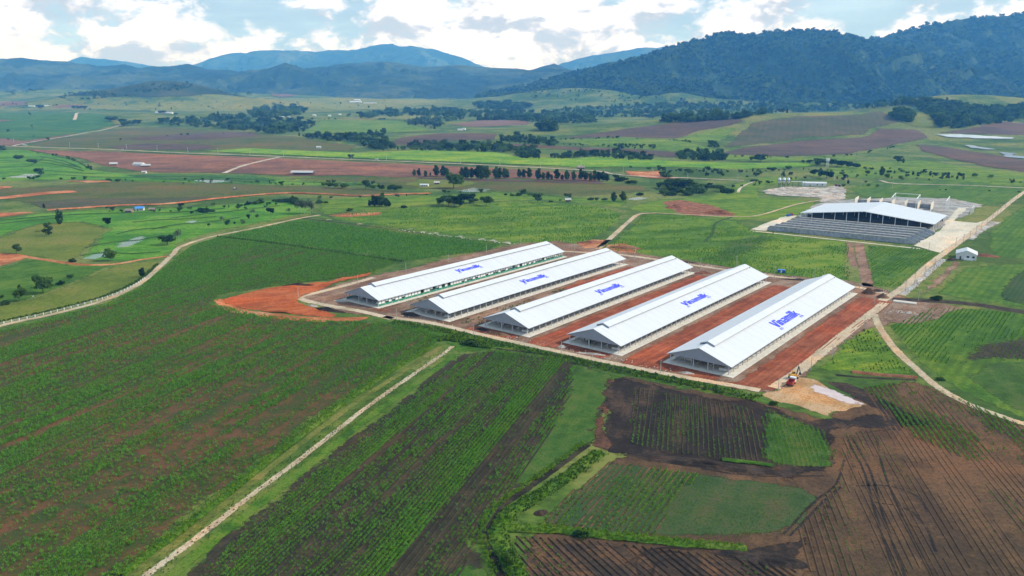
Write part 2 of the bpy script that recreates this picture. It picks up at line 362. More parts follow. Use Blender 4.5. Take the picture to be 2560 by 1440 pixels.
plain('rock_pale', (.52, .50, .46), .9, .15, 1); plain('rail_metal', (.36, .38, .40), .5, .1, 1)
leafy('maize_leaf', (.060, .168, .020), (.132, .310, .040)); leafy('crop_leaf', (.066, .180, .020), (.140, .300, .036))
leafy('grass_leaf', (.075, .170, .014), (.170, .290, .026)); leafy('weed_leaf', (.030, .080, .014), (.070, .130, .024))
leafy('tree_dark', (.012, .034, .010), (.062, .110, .024), .2); leafy('tree_mid', (.034, .080, .018), (.100, .175, .034), .25)
leafy('forest_leaf', (.008, .024, .007), (.085, .135, .030), .15, .0045); leafy('tree_pale', (.060, .100, .050), (.110, .150, .075), .25); leafy('tree_blue', (.022, .052, .030), (.045, .085, .046), .2)  # forest_leaf: broad light and dark colour patches stand in for ridge shading
M = MATS
# ------------------------------------------------------------------ sheets and ribbons laid on the land
def inside(x, y, poly):
    c = np.zeros(len(x), bool); n = len(poly)
    for i in range(n):
        x0, y0 = poly[i]; x1, y1 = poly[(i + 1) % n]
        if y0 == y1: continue
        k = ((y0 > y) != (y1 > y)) & (x < (x1 - x0) * (y - y0) / (y1 - y0) + x0); c ^= k
    return c
def edge_dist(x, y, poly):
    d = np.full(len(x), 1e9); n = len(poly)
    for i in range(n):
        a = np.array(poly[i]); b = np.array(poly[(i + 1) % n]); ab = b - a; L = ab @ ab
        if L == 0: continue
        s = np.clip(((x - a[0]) * ab[0] + (y - a[1]) * ab[1]) / L, 0, 1)
        d = np.minimum(d, np.hypot(x - a[0] - s * ab[0], y - a[1] - s * ab[1]))
    return d
def lift(x, y, layer): return layer * (0.008 + 0.00024 * np.clip(np.asarray(y) - 650, 0, None))
SHEETS = {}
def sheet(name, label, px, mat, layer=1, step=None, fade=None, wob=None, cat='field', kind='structure', world=False, zadd=None):
    P = np.array(px, float) if world else Gp(px)[:, :2]
    size = max(np.ptp(P[:, 0]), np.ptp(P[:, 1])); area = 0.5 * abs(np.dot(P[:, 0], np.roll(P[:, 1], 1)) - np.dot(P[:, 1], np.roll(P[:, 0], 1)))
    wob = .0035 * P[:, 1].mean() if wob is None else wob
    step = step or max(3.0, min(30.0, math.sqrt(area / 900)))
    B = []
    for i in range(len(P)):
        a, b = P[i], P[(i + 1) % len(P)]; k = max(1, int(np.hypot(*(b - a)) / step))
        for j in range(k):
            q = a + (b - a) * j / k
            if wob: q = q + wob * np.array([fbm(q[0] / (step * 3), q[1] / (step * 3), 2, 3) - .5, fbm(q[0] / (step * 3), q[1] / (step * 3), 2, 44) - .5]) * 2
            B.append(q)
    B = np.array(B)
    gx, gy = np.meshgrid(np.arange(B[:, 0].min(), B[:, 0].max(), step), np.arange(B[:, 1].min(), B[:, 1].max(), step))
    gx = gx.ravel() + RNG.uniform(-.2, .2, gx.size) * step; gy = gy.ravel() + RNG.uniform(-.2, .2, gy.size) * step
    k = inside(gx, gy, B); gx, gy = gx[k], gy[k]
    ed = edge_dist(gx, gy, B); k = ed > step * 0.45; gx, gy = gx[k], gy[k]
    vs = [Vector(p) for p in B] + [Vector(p) for p in zip(gx, gy)]
    nb = len(B)
    vo, eo, fo, *_ = delaunay_2d_cdt(vs, [], [list(range(nb))], 1, 1e-4)
    X = np.array([v.x for v in vo]); Y = np.array([v.y for v in vo])
    Z = T(X, Y) + lift(X, Y, layer)
    if zadd is not None: Z = Z + zadd(X, Y)
    m = mesh_from(name, np.stack([X, Y, Z], -1), fo, True)
    at = m.attributes.new('edge', 'FLOAT', 'POINT')
    fade = fade or min(step, .008 * P[:, 1].mean())
    e = edge_dist(X, Y, B) / fade; at.data.foreach_set('value', np.clip(e, 0, 1).astype(np.float32))
    o = link(name, m, None, M[mat]); tag(o, label, cat, kind=kind); SHEETS[label] = P
    return o
def spline(P, step):
    P = np.array(P, float); out = []
    Q = np.vstack([2 * P[0] - P[1], P, 2 * P[-1] - P[-2]])
    for i in range(1, len(Q) - 2):
        k = max(1, int(np.hypot(*(Q[i + 1] - Q[i])) / step))
        for j in range(k):
            u = j / k; a, b, c, d = Q[i - 1], Q[i], Q[i + 1], Q[i + 2]
            out.append(.5 * (2 * b + (c - a) * u + (2 * a - 5 * b + 4 * c - d) * u * u + (3 * b - a - 3 * c + d) * u ** 3))
    out.append(P[-1]); return np.array(out)
def ribbon(name, label, px, width, mat, layer=3, step=4.0, prof=None, cat='road', kind='structure', wv=0.28, shift=0.0, world=False, seed=0):
    """strip along a line; prof: heights across the strip (a bank or a ditch lip)"""
    P = np.array(px, float) if world else Gp(px)[:, :2]
    C = spline(P, step); tg = np.gradient(C, axis=0); tg /= np.linalg.norm(tg, axis=1)[:, None]; nr = np.stack([-tg[:, 1], tg[:, 0]], -1)
    if prof is None: width *= 1.22
    prof = prof or [0] * 7; n = len(prof); vs = []; ed = []
    L = np.arange(len(C)) * step
    for j in range(n):
        s = j / (n - 1) * 2 - 1
        wd = width / 2 * (1 + wv * 2 * (fbm(L / (width * 1.5), L * 0 + j * 3.7 + seed, 3, 31) - .5))
        q = C + nr * (s * wd + shift)[:, None]
        z = T(q[:, 0], q[:, 1]) + lift(q[:, 0], q[:, 1], layer) + prof[j] * (.7 + .6 * fbm(L / 6, L * 0 + j * 1.3, 3, 8))
        vs.append(np.stack([q[:, 0], q[:, 1], z], -1)); ed.append(np.full(len(C), 0.0 if j in (0, n - 1) else 1.0 if n < 7 or j not in (1, n - 2) else .5))
    V = np.stack(vs, 1).reshape(-1, 3); E = np.stack(ed, 1).ravel(); fs = []
    for i in range(len(C) - 1):
        for j in range(n - 1): a = i * n + j; fs.append((a, a + n, a + n + 1, a + 1)[::-1])
    m = mesh_from(name, V, fs, True)
    at = m.attributes.new('edge', 'FLOAT', 'POINT'); at.data.foreach_set('value', E.astype(np.float32))
    return tag(link(name, m, None, M[mat]), label, cat, kind=kind)

# ------------------------------------------------------------------ land
xs = np.concatenate([-np.geomspace(16000, 2560, 26), np.arange(-2525, 2526, 25.), np.geomspace(2560, 16000, 26)])
ys = np.concatenate([np.array([-3000, -1500, -700, -300, -100., 0, 60]), np.arange(85, 5600, 25.), np.geomspace(5630, 18500, 34)])
gx, gy = np.meshgrid(xs, ys); nz = T(gx, gy)
nx = len(xs); vs = np.stack([gx.ravel(), gy.ravel(), nz.ravel()], -1)
idx = np.arange(nx * len(ys)).reshape(len(ys), nx)
fs = np.stack([idx[:-1, :-1], idx[:-1, 1:], idx[1:, 1:], idx[1:, :-1]], -1).reshape(-1, 4)
gm = bpy.data.meshes.new('ground'); gm.vertices.add(len(vs)); gm.vertices.foreach_set('co', vs.astype(np.float32).ravel())
gm.loops.add(fs.size); gm.loops.foreach_set('vertex_index', fs.ravel().astype(np.int32)); gm.polygons.add(len(fs))
gm.polygons.foreach_set('loop_start', np.arange(0, fs.size, 4, dtype=np.int32)); gm.update(calc_edges=True); gm.validate()
gm.polygons.foreach_set('use_smooth', np.ones(len(fs), bool))
tag(link('ground', gm, None, M['ground']), 'green valley floor rising to the foot of the mountains', 'ground', kind='structure')

def mountain(name, label, prof, Yc, front, back, mat, dx, dy, spur=.22, canopy=0.0, seed=0, lean=0.0, taper=None):
    """a ridge with front and back slopes; its crest runs through the given outline at its own distance Yc"""
    r = ray([p[0] for p in prof], [p[1] for p in prof]); yc = Yc + lean * (np.array([p[0] for p in prof]) - prof[0][0])
    tt = yc / r[:, 1]; cx = r[:, 0] * tt; cz = CAM_H + r[:, 2] * tt - canopy * 1.3
    X = np.arange(cx[0], cx[-1], dx); S = np.concatenate([np.linspace(0, 1, max(8, int(front / dy))), np.linspace(1, 2, max(6, int(back / dy / 2)))[1:]])
    gx, gs = np.meshgrid(X, S); ycx = np.interp(gx, cx, yc)
    fr_ = front if taper is None else front * (.42 + .58 * sstep(np.interp(gx, cx, [p[0] for p in prof]), *taper))
    gy = np.where(gs <= 1, ycx - fr_ * (1 - gs), ycx + back * (gs - 1))
    fall = np.where(gs <= 1, gs, 2 - gs)
    wx = gx + (fbm(gx / 900, gy / 900, 3, seed + 5) - .5) * 1500 * (1 - fall)
    hc = np.interp(wx, cx, cz); base = T(gx, gy) - 6
    h = np.clip(hc - base, 2, None)
    wl = min(900.0, front * .34)
    gwx = wx + (fbm(gx / 500, gy / 500, 3, seed + 7) - .5) * 500
    rid = 1 - np.abs(fbm(gwx / wl, gy / (front * 1.3), 2, seed) * 2 - 1)
    rid2 = 1 - np.abs(fbm(gwx / (wl * .38), gy / (front * .45), 3, seed + 2) * 2 - 1)
    shp = fall ** 1.1
    body = np.sin(np.clip(fall, 0, 1) ** .8 * math.pi)
    z = base + h * (shp + spur * body * ((rid - .72) * 1.5 + (rid2 - .72) * .75))
    z = z + (fbm(gx / 120, gy / 120, 3, seed + 9) - .5) * .05 * h * np.clip(fall * 3, 0, 1)
    if Yc > 7500: z = z + h * body * .16 * (1 - np.abs(fbm(gwx / 260, gy / 420, 3, seed + 19) * 2 - 1) - .7) * 1.6 + (fbm(gx / 210, gy / 300, 3, seed + 29) - .5) * .07 * h * np.clip(fall * 2, 0, 1)
    if canopy: z = z + canopy * (vnoise(gx / 26, gy / 26, seed + 2) + .6 * vnoise(gx / 13, gy / 13, seed + 4)) * np.clip(fall * 8, 0, 1)
    z = np.where((gs == 0) | (gs == 2), base - 20, z)
    n = len(X); idx = np.arange(gx.size).reshape(gx.shape)
    fs = np.stack([idx[:-1, :-1], idx[:-1, 1:], idx[1:, 1:], idx[1:, :-1]], -1).reshape(-1, 4)
    m = mesh_from(name, np.stack([gx.ravel(), gy.ravel(), z.ravel()], -1), fs, canopy == 0)
    MTN.append((gx, gy, z, gs)); return tag(link(name, m, None, M[mat]), label, 'mountain', kind='structure')
MTN = []
mountain('mountain', 'forested blue-green mountain with a long left shoulder at right', [(1200, 236), (1300, 216), (1400, 190), (1500, 165), (1570, 152), (1640, 130), (1700, 110), (1760, 93),
    (1800, 83), (1830, 81), (1870, 87), (1920, 80), (1980, 74), (2040, 72), (2090, 80), (2130, 90), (2170, 102), (2230, 118), (2330, 150), (2480, 200), (2600, 232)], 6000, 1350, 1200, 'mountain_forest', 15, 15, .50, 12, 3, taper=(1320, 1620))
mountain('mountain', 'higher forested mountain rising off the right edge behind its neighbour', [(1900, 200), (2020, 165), (2100, 125), (2165, 100), (2210, 91), (2260, 80), (2320, 62), (2400, 48), (2480, 37),
    (2560, 34), (2650, 28), (2800, 40), (3000, 90), (3300, 180)], 6700, 1750, 1300, 'mountain_forest', 18, 17, .44, 13, 11)
mountain('mountain', 'low dark wooded hills in the far middle of the valley', [(640, 238), (700, 226), (742, 220), (780, 206), (820, 214), (870, 218), (920, 210), (960, 209), (1010, 217), (1065, 211), (1120, 218), (1180, 214), (1250, 210), (1330, 205), (1420, 200), (1500, 215)],
    7300, 500, 700, 'range_forest', 22, 22, .2, 6, 23)
mountain('mountain', 'broad blue mountain range spanning the left and centre', [(-300, 150), (-150, 160), (0, 147), (60, 143), (110, 150), (170, 152), (240, 163), (310, 160), (350, 170), (420, 165), (470, 160), (520, 172), (600, 178), (640, 178),
    (680, 172), (712, 170), (750, 172), (790, 172), (830, 162), (900, 157), (960, 152), (1000, 158), (1060, 166), (1150, 162), (1250, 170), (1330, 174), (1385, 158), (1420, 172), (1500, 185), (1600, 200)], 8900, 1900, 1400, 'range_forest', 26, 30, .50, 8, 31)
mountain('mountain', 'low blue foothill range with the pointed peak in front of the left range', [(-300, 196), (-100, 192), (0, 188), (150, 196), (300, 184), (430, 194), (560, 186), (640, 181), (680, 167), (712, 155), (750, 167), (800, 184), (900, 188), (1000, 180), (1100, 190), (1250, 186), (1400, 194), (1520, 206)], 7900, 900, 1000, 'range_forest', 26, 28, .34, 9, 37)
mountain('mountain', 'tall flat-topped far blue mountain under the clouds', [(430, 176), (490, 160), (520, 148), (570, 134), (640, 127), (690, 125), (760, 126), (850, 127), (910, 120), (945, 113), (990, 112), (1050, 116), (1090, 125), (1150, 143), (1210, 165), (1260, 180)],
    15500, 2600, 1700, 'range_forest', 55, 70, .3, 8, 41)
mountain('mountain', 'faint far blue ridge rising behind the shoulder of the forested mountain', [(1330, 185), (1390, 164), (1440, 146), (1480, 139), (1540, 129), (1600, 121), (1660, 119), (1720, 130), (1800, 150)], 14800, 2000, 1500, 'range_forest', 55, 70, .3, 8, 47)
mountain('mountain', 'faint far blue ridge peeping over the left range', [(120, 170), (170, 153), (200, 141), (240, 146), (310, 152), (360, 160), (420, 172)], 15500, 2000, 1500, 'range_forest', 55, 70, .3, 8, 53)
# ------------------------------------------------------------------ far and middle fields
S = sheet
# far uplands and valley
S('field', 'pale grass upland across the far left of the valley', [(-300, 262), (0, 246), (200, 258), (330, 262), (480, 250), (640, 240), (800, 246), (1000, 246), (1150, 252), (1050, 264), (820, 280), (560, 280), (300, 276), (0, 276), (-300, 280)], 'far_grass', 1, step=45)
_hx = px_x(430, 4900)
S('field', 'scrub with a painted cloud shadow covering the low far-left hill', [(_hx + 620 * math.cos(a) * (1 + .25 * math.sin(3 * a)) - 90, 4800 + 330 * math.sin(a)) for a in np.linspace(0, 6.1, 26)], 'shadow_scrub', 2, step=30, wob=40, world=True)
S('field', 'red ploughed field at the far left edge', [(-200, 256), (0, 255), (85, 248), (75, 262), (0, 268), (-200, 272)], 'far_red', 2, step=30)
S('field', 'small red field right of the far left farmstead', [(120, 271), (140, 263), (215, 260), (250, 262), (205, 270)], 'far_red', 2, step=30)
S('field', 'long pale-red field below the low dark hills', [(668, 226), (745, 240), (705, 245), (672, 240)], 'far_red', 2, step=30)
S('field', 'deep green far-left field beside the pale road', [(-400, 300), (0, 283), (140, 281), (270, 286), (290, 312), (180, 336), (60, 352), (0, 346), (-400, 350)], 'deep_green_field', 2, step=25)
S('field', 'small red clearing in the deep green far-left field', [(-60, 300), (0, 299), (36, 301), (0, 306), (-60, 308)], 'far_red', 3, step=14)
S('field', 'pale dirt wedge beside the junction of the far roads', [(-300, 352), (0, 345), (60, 353), (190, 333), (170, 341), (50, 364), (-300, 372)], 'far_red', 3, step=14)
S('field', 'olive slope between the far roads', [(60, 362), (180, 342), (300, 320), (420, 318), (640, 330), (760, 345), (900, 365), (880, 378), (700, 380), (520, 378), (300, 374), (100, 368)], 'olive_field', 1, step=22)
S('field', 'long plum-brown strip of plough on the olive slope', [(290, 347), (440, 336), (560, 331), (645, 333), (650, 341), (520, 350), (360, 352)], 'plum_field', 2, step=16)
S('field', 'dark plough strip just above the far road', [(250, 369), (360, 358), (520, 362), (560, 368), (500, 376), (300, 374)], 'plum_field', 2, step=16)
S('field', 'green parcels beyond the belt of dark trees', [(745, 333), (800, 300), (1000, 302), (1090, 326), (960, 333), (860, 333)], 'green_field_light', 2, step=20)
S('field', 'tan fallow field in the middle of the valley', [(955, 362), (1000, 344), (1100, 334), (1245, 335), (1240, 350), (1130, 352), (1040, 364)], 'plum_field', 2, step=16)
S('field', 'pale fallow strip below the far wood', [(1120, 312), (1200, 300), (1330, 302), (1320, 312), (1180, 318)], 'far_red', 2, step=20)
S('field', 'yellow-green far meadow in front of the wood', [(820, 296), (1000, 286), (1120, 290), (1100, 300), (980, 300)], 'far_grass', 2, step=25)
S('field', 'tan strip by the winding stream', [(1245, 358), (1400, 366), (1560, 372), (1700, 380), (1690, 397), (1600, 386), (1400, 374), (1260, 366)], 'plum_field', 2, step=14)
S('field', 'green pasture below the brown hill', [(1380, 355), (1540, 344), (1700, 352), (1790, 372), (1800, 384), (1980, 394), (2150, 390), (2150, 404), (1900, 404), (1700, 396), (1690, 378), (1500, 368)], 'green_field_light', 2, step=18)
S('field', 'plum ploughland on the left flank of the brown hill', [(1390, 346), (1560, 322), (1700, 305), (1850, 297), (1870, 303), (1830, 315), (1750, 328), (1690, 347), (1560, 343)], 'plum_field', 2, step=16)
S('field', 'dull green-brown face of the rounded hill', [(1800, 376), (1840, 335), (1880, 306), (1990, 291), (2150, 288), (2230, 280), (2290, 300), (2180, 322), (2160, 338), (2000, 347), (1850, 366)], 'hill_field', 2, step=16)
S('field', 'bright green hollow on the side of the brown hill', [(1675, 347), (1760, 327), (1855, 317), (1835, 332), (1790, 360), (1720, 358)], 'green_field_light', 3, step=14)
S('field', 'plum ploughed band at the foot of the rounded hill', [(1800, 382), (1860, 369), (2000, 352), (2165, 342), (2190, 321), (2300, 325), (2325, 345), (2250, 360), (2120, 386), (1960, 391), (1830, 388)], 'plum_field', 3, step=14)
S('field', 'plum ploughland by the right-hand ponds', [(2285, 360), (2380, 370), (2480, 386), (2560, 400), (2800, 420), (2800, 440), (2560, 432), (2400, 404), (2300, 378)], 'plum_field', 3, step=14)
S('field', 'narrow plum plough strip above the long pond', [(2330, 332), (2420, 322), (2560, 305), (2760, 300), (2760, 330), (2560, 338), (2440, 336)], 'plum_field', 2, step=14)
S('field', 'sunny yellow-green clearing on the wooded hill', [(2165, 274), (2225, 262), (2270, 264), (2330, 292), (2348, 322), (2280, 318), (2215, 292)], 'pasture', 3, step=14)
S('field', 'long lime-green crop strip beyond the far road', [(500, 379), (620, 371), (800, 379), (900, 383), (1050, 376), (1250, 382), (1300, 392), (1400, 396), (1440, 397), (1500, 391), (1700, 404), (1860, 408), (2010, 406), (2060, 414), (1990, 420), (1860, 424), (1700, 419), (1520, 419), (1460, 421), (1400, 417), (1000, 401), (700, 388)], 'lime_field', 4, step=14)
S('field', 'large red-brown ploughed field below the far road', [(40, 374), (280, 379), (700, 396), (1000, 409), (1400, 428), (1490, 432), (1512, 446), (1490, 455), (1300, 447), (1180, 443), (1100, 443), (1000, 446), (880, 440), (720, 441), (620, 435), (520, 433), (400, 432), (330, 428), (250, 416), (205, 398), (120, 384)], 'brown_field', 3, step=14)
S('field', 'green rice terraces at the left edge below the red-brown field', [(-400, 395), (0, 376), (70, 376), (150, 390), (205, 404), (240, 425), (330, 436), (520, 437), (700, 445), (900, 455), (1000, 462), (880, 464), (600, 462), (300, 452), (100, 450), (0, 455), (-400, 470)], 'rice', 2, step=12)
S('field', 'dark green terrace strip under the red-brown field', [(310, 438), (420, 434), (520, 436), (640, 440), (700, 450), (690, 460), (560, 461), (430, 452), (330, 446)], 'deep_green_field', 3, step=12)
S('field', 'grass strip between the red-brown field and the tree row', [(640, 446), (900, 442), (1030, 446), (1060, 448), (1140, 446), (1300, 450), (1490, 458), (1600, 462), (1640, 478), (1450, 492), (1300, 480), (1100, 474), (960, 468), (800, 458)], 'olive_field', 2, step=12)
S('field', 'light green knoll with two white huts', [(1005, 462), (1040, 448), (1100, 445), (1160, 450), (1200, 458), (1150, 470), (1060, 472)], 'pasture', 3, step=10)
S('field', 'long olive field left of the middle distance', [(-400, 500), (0, 474), (140, 462), (300, 455), (520, 456), (700, 463), (900, 470), (1000, 478), (1075, 485), (900, 491), (800, 486), (700, 485), (560, 496), (420, 512), (300, 514), (120, 527), (60, 512), (0, 498), (-400, 540)], 'olive_field', 2, step=12)
S('field', 'bare brown lower edge of the long olive field', [(60, 505), (200, 497), (420, 494), (560, 490), (480, 503), (400, 510), (280, 513), (110, 524)], 'hill_field', 3, step=10)
S('paddy', 'vivid green rice paddies in the left hollow', [(-400, 600), (0, 548), (100, 534), (260, 524), (420, 520), (560, 512), (700, 498), (780, 520), (790, 536), (740, 544), (600, 566), (500, 590), (450, 612), (425, 640), (300, 655), (190, 648), (230, 610), (268, 572), (200, 556), (100, 560), (0, 592), (-400, 680)], 'rice', 2, step=10, cat='paddy')
S('pasture', 'olive-green rounded pasture at the left edge', [(-400, 690), (0, 592), (90, 560), (200, 555), (255, 562), (272, 572), (232, 612), (192, 650), (130, 650), (75, 641), (0, 633), (-400, 730)], 'pasture', 3, step=9, cat='pasture')
S('pasture', 'olive pasture strip with scattered small trees above the track', [(420, 640), (470, 606), (560, 578), (660, 553), (760, 532), (792, 538), (740, 545), (640, 563), (540, 586), (470, 606), (440, 632)], 'pasture', 4, step=7, cat='pasture')
S('pasture', 'lower-left pasture sloping to the fenced track', [(-400, 830), (0, 765), (130, 728), (220, 690), (300, 662), (410, 647), (400, 666), (360, 700), (250, 752), (120, 786), (0, 810), (-400, 900)], 'pasture', 2, step=8, cat='pasture')
S('pasture', 'rough green gully with a stream at the left edge', [(-400, 760), (0, 670), (70, 645), (200, 663), (280, 664), (220, 694), (130, 730), (0, 768), (-400, 836)], 'green_field', 2, step=8, cat='pasture')
S('field', 'far field of green crop behind the first barn', [(800, 546), (900, 529), (1000, 519), (1180, 508), (1340, 502), (1490, 514), (1562, 534), (1556, 550), (1505, 590), (1440, 612), (1300, 606), (1000, 574)], 'green_field_light', 2, step=9)
S('field', 'green meadow behind the tree clumps in the middle', [(800, 540), (790, 500), (900, 494), (1080, 488), (1240, 480), (1420, 494), (1580, 498), (1560, 520), (1490, 512), (1340, 500), (1180, 506), (1000, 517)], 'green_field_light', 2, step=10)
S('field', 'grassy rise left of the concrete plant', [(1560, 520), (1640, 500), (1780, 488), (1830, 462), (1910, 440), (2020, 446), (1900, 470), (1905, 492), (2040, 505), (2050, 520), (1960, 546), (1850, 552), (1700, 536), (1600, 530)], 'green_field_light', 2, step=9)
S('field', 'green field right of the concrete plant', [(2110, 470), (2200, 450), (2400, 452), (2560, 460), (2760, 466), (2560, 500), (2440, 518), (2300, 505), (2150, 490)], 'green_field', 2, step=10)
S('field', 'green valley field far right under the plum ploughland', [(2000, 440), (2140, 404), (2300, 400), (2560, 434), (2800, 446), (2800, 470), (2560, 468), (2300, 446), (2150, 446)], 'green_field_light', 2, step=14)
S('field', 'green field between the barns and the concrete bunkers', [(1498, 624), (1560, 580), (1610, 536), (1700, 536), (1850, 554), (1890, 576), (2000, 592), (2122, 606), (2128, 704), (1960, 690), (1740, 655)], 'green_field_light', 3, step=7)
S('field', 'dull dark patch in the field behind the barns', [(1720, 655), (1790, 598), (1880, 582), (1970, 588), (1940, 622), (1860, 658), (1800, 664)], 'plain_grass', 4, step=6, fade=40)
S('field', 'green field between the dirt track and the long pale road', [(2165, 612), (2290, 618), (2350, 632), (2300, 675), (2245, 722), (2180, 714), (2160, 640)], 'green_field', 3, step=6)
S('field', 'green field behind the small white hut at the right edge', [(2462, 590), (2500, 548), (2560, 512), (2800, 440), (3000, 600), (2800, 650), (2560, 648), (2470, 640)], 'green_field', 2, step=9)
S('field', 'striped green field beyond the dark ditch at right', [(2330, 735), (2400, 668), (2560, 655), (2900, 650), (2960, 790), (2560, 772), (2380, 742)], 'green_field', 3, step=7)
S('field', 'dark green corner of the striped field at right', [(2480, 745), (2520, 690), (2560, 668), (2900, 660), (2950, 785), (2560, 768)], 'dark_field', 4, step=7, fade=10)
S('field', 'green field of slanting rows right of the dirt road', [(2215, 812), (2340, 765), (2560, 782), (2960, 800), (2960, 1150), (2560, 1048), (2440, 1000), (2350, 950), (2262, 878)], 'green_field', 3, step=6)
S('field', 'dark bare strip crossing the slanting green rows at right', [(2362, 915), (2420, 858), (2560, 835), (2960, 850), (2960, 930), (2560, 905), (2440, 905), (2400, 930)], 'mid_soil', 4, step=6, fade=14)
S_DARKROWS = [(2372, 915), (2425, 862), (2560, 840), (2900, 852), (2900, 925), (2560, 902), (2440, 902)]
S('pasture', 'dark mossy oval meadow at the right edge', [(2412, 940), (2440, 905), (2560, 903), (2960, 930), (2960, 1130), (2560, 1042), (2470, 990)], 'plain_grass', 5, step=6, cat='pasture')
S('pasture', 'bright green triangle of grass between the two roads', [(2028, 930), (2085, 880), (2150, 812), (2182, 808), (2230, 872), (2288, 936), (2180, 936), (2110, 930)], 'green_field_light', 3, step=5, cat='pasture')

# ------------------------------------------------------------------ near fields
F1A = [(-420, 960), (0, 826), (120, 798), (262, 761), (352, 718), (405, 673), (445, 642), (478, 616), (545, 594), (780, 622), (1000, 656), (930, 682), (870, 692), (700, 715), (556, 736), (540, 760), (640, 788), (800, 802), (960, 806), (1060, 824), (1096, 846), (1086, 866), (960, 935), (860, 1000), (700, 1120), (560, 1228), (420, 1350), (300, 1460), (150, 1620), (-500, 1620)]
S('field', 'large left field of young maize streaked with bare soil', F1A, 'maize_soil', 2, step=9)
F1B = [(556, 592), (750, 550), (1000, 580), (1258, 611), (1222, 627), (1015, 653), (780, 619)]
S('field', 'upper green maize field under the yellow ditch verge', F1B, 'maize_soil_far', 3, step=9)
F3 = [(1135, 886), (1240, 874), (1420, 897), (1540, 936), (1530, 985), (1505, 1060), (1505, 1104), (1450, 1140), (1345, 1200), (1252, 1262), (1214, 1306), (1203, 1360), (1240, 1440), (1290, 1620), (330, 1620), (440, 1440), (560, 1330), (700, 1222), (850, 1108), (1000, 997), (1080, 930)]
S('field', 'middle field of maize rows and dark bare strips', F3, 'mid_soil', 2, step=7)
S('field', 'smooth green margin along the right of the middle field', [(1420, 900), (1540, 938), (1528, 985), (1502, 1060), (1502, 1102), (1448, 1138), (1345, 1198), (1250, 1260), (1212, 1306), (1202, 1360), (1240, 1440), (1290, 1620), (1040, 1620), (1120, 1440), (1205, 1290), (1330, 1120), (1405, 1000)], 'plain_grass', 3, step=6)
S('field', 'grass headland along the left of the middle field', [(1135, 884), (1250, 874), (1170, 890), (1068, 952), (930, 1060), (770, 1180), (620, 1300), (500, 1420), (390, 1560), (340, 1620), (440, 1440), (560, 1330), (700, 1222), (850, 1108), (1000, 997), (1080, 930)], 'plain_grass', 3, step=6)
S('field', 'brown earth showing between the plots at the bottom right', [(1340, 1310), (1530, 1140), (1510, 930), (1880, 995), (2060, 1040), (2160, 962), (2300, 946), (2560, 1062), (2960, 1180), (2960, 1720), (1360, 1720), (1300, 1345)], 'right_soil', 1, step=8)
DARK = [(1515, 926), (1620, 950), (1790, 986), (1900, 1003), (1960, 1028), (2010, 1042), (2060, 1036), (2200, 1030), (2330, 1052), (2360, 1075), (2200, 1080), (2128, 1086), (2112, 1165), (2100, 1198), (2000, 1212), (1830, 1196), (1600, 1166), (1500, 1146), (1466, 1112), (1478, 1060), (1500, 980)]
S('field', 'churned black soil round the plot below the last barn', DARK, 'dark_soil', 4, step=4, fade=12, wob=5)
S('field', 'red-brown churned bank at the left of the black plot', [(1512, 940), (1540, 950), (1530, 1000), (1520, 1060), (1545, 1120), (1500, 1140), (1468, 1108), (1480, 1050), (1500, 985)], 'red_rim_soil', 5, step=3, fade=5)
S('field', 'brown churned slope right of the sandy patch', [(2030, 945), (2120, 955), (2200, 985), (2300, 1040), (2350, 1072), (2240, 1062), (2190, 1030), (2110, 985)], 'dark_soil', 6, step=3, fade=5)
FC1 = [(1590, 968), (1680, 985), (1750, 996), (1890, 1026), (1906, 1100), (1896, 1152), (1820, 1150), (1750, 1140), (1660, 1130), (1580, 1108), (1572, 1040)]
FC2 = [(1908, 1022), (1960, 1038), (2058, 1078), (2092, 1132), (2082, 1172), (1950, 1164), (1902, 1144)]
S('field', 'small plot of even young crop right of the black rows', FC2, 'plain_grass', 6, step=4, fade=3)
RIGHT = [(2110, 1086), (2220, 1066), (2160, 968), (2290, 948), (2420, 1008), (2560, 1064), (2960, 1180), (2960, 1720), (2000, 1720), (1990, 1440), (2012, 1420), (1985, 1336), (2060, 1246), (2100, 1200)]
S('field', 'wide brown ploughed field at the bottom right', RIGHT, 'right_soil', 3, step=7)
LOW = [(1285, 1340), (1480, 1352), (1700, 1378), (1850, 1394), (1990, 1424), (2000, 1720), (1360, 1720), (1312, 1450)]
S('field', 'brown furrowed field at the bottom edge below the hedge bank', LOW, 'low_soil', 3, step=6)
FD = [(1330, 1312), (1372, 1272), (1522, 1150), (1700, 1176), (1860, 1198), (2010, 1214), (2052, 1246), (2012, 1322), (1960, 1337), (1800, 1347), (1500, 1337), (1380, 1322)]
S('field', 'plot of slanting crop rows above the hedge bank', FD, 'field_d', 4, step=5, fade=2)
S('field', 'black churned corner where the hedge bank ends', [(1820, 1400), (1870, 1372), (1960, 1345), (2010, 1325), (2060, 1250), (2110, 1200), (2090, 1260), (2040, 1340), (2000, 1410), (1930, 1425)], 'dark_soil', 6, step=3, fade=4)
S('field', 'mossy grass verge below the front road', [(960, 800), (1100, 822), (1300, 868), (1520, 915), (1700, 948), (1880, 985), (1960, 1010), (1950, 1022), (1800, 988), (1600, 948), (1420, 898), (1240, 874), (1140, 884), (1100, 846)], 'bright_grass', 5, step=4, fade=4)

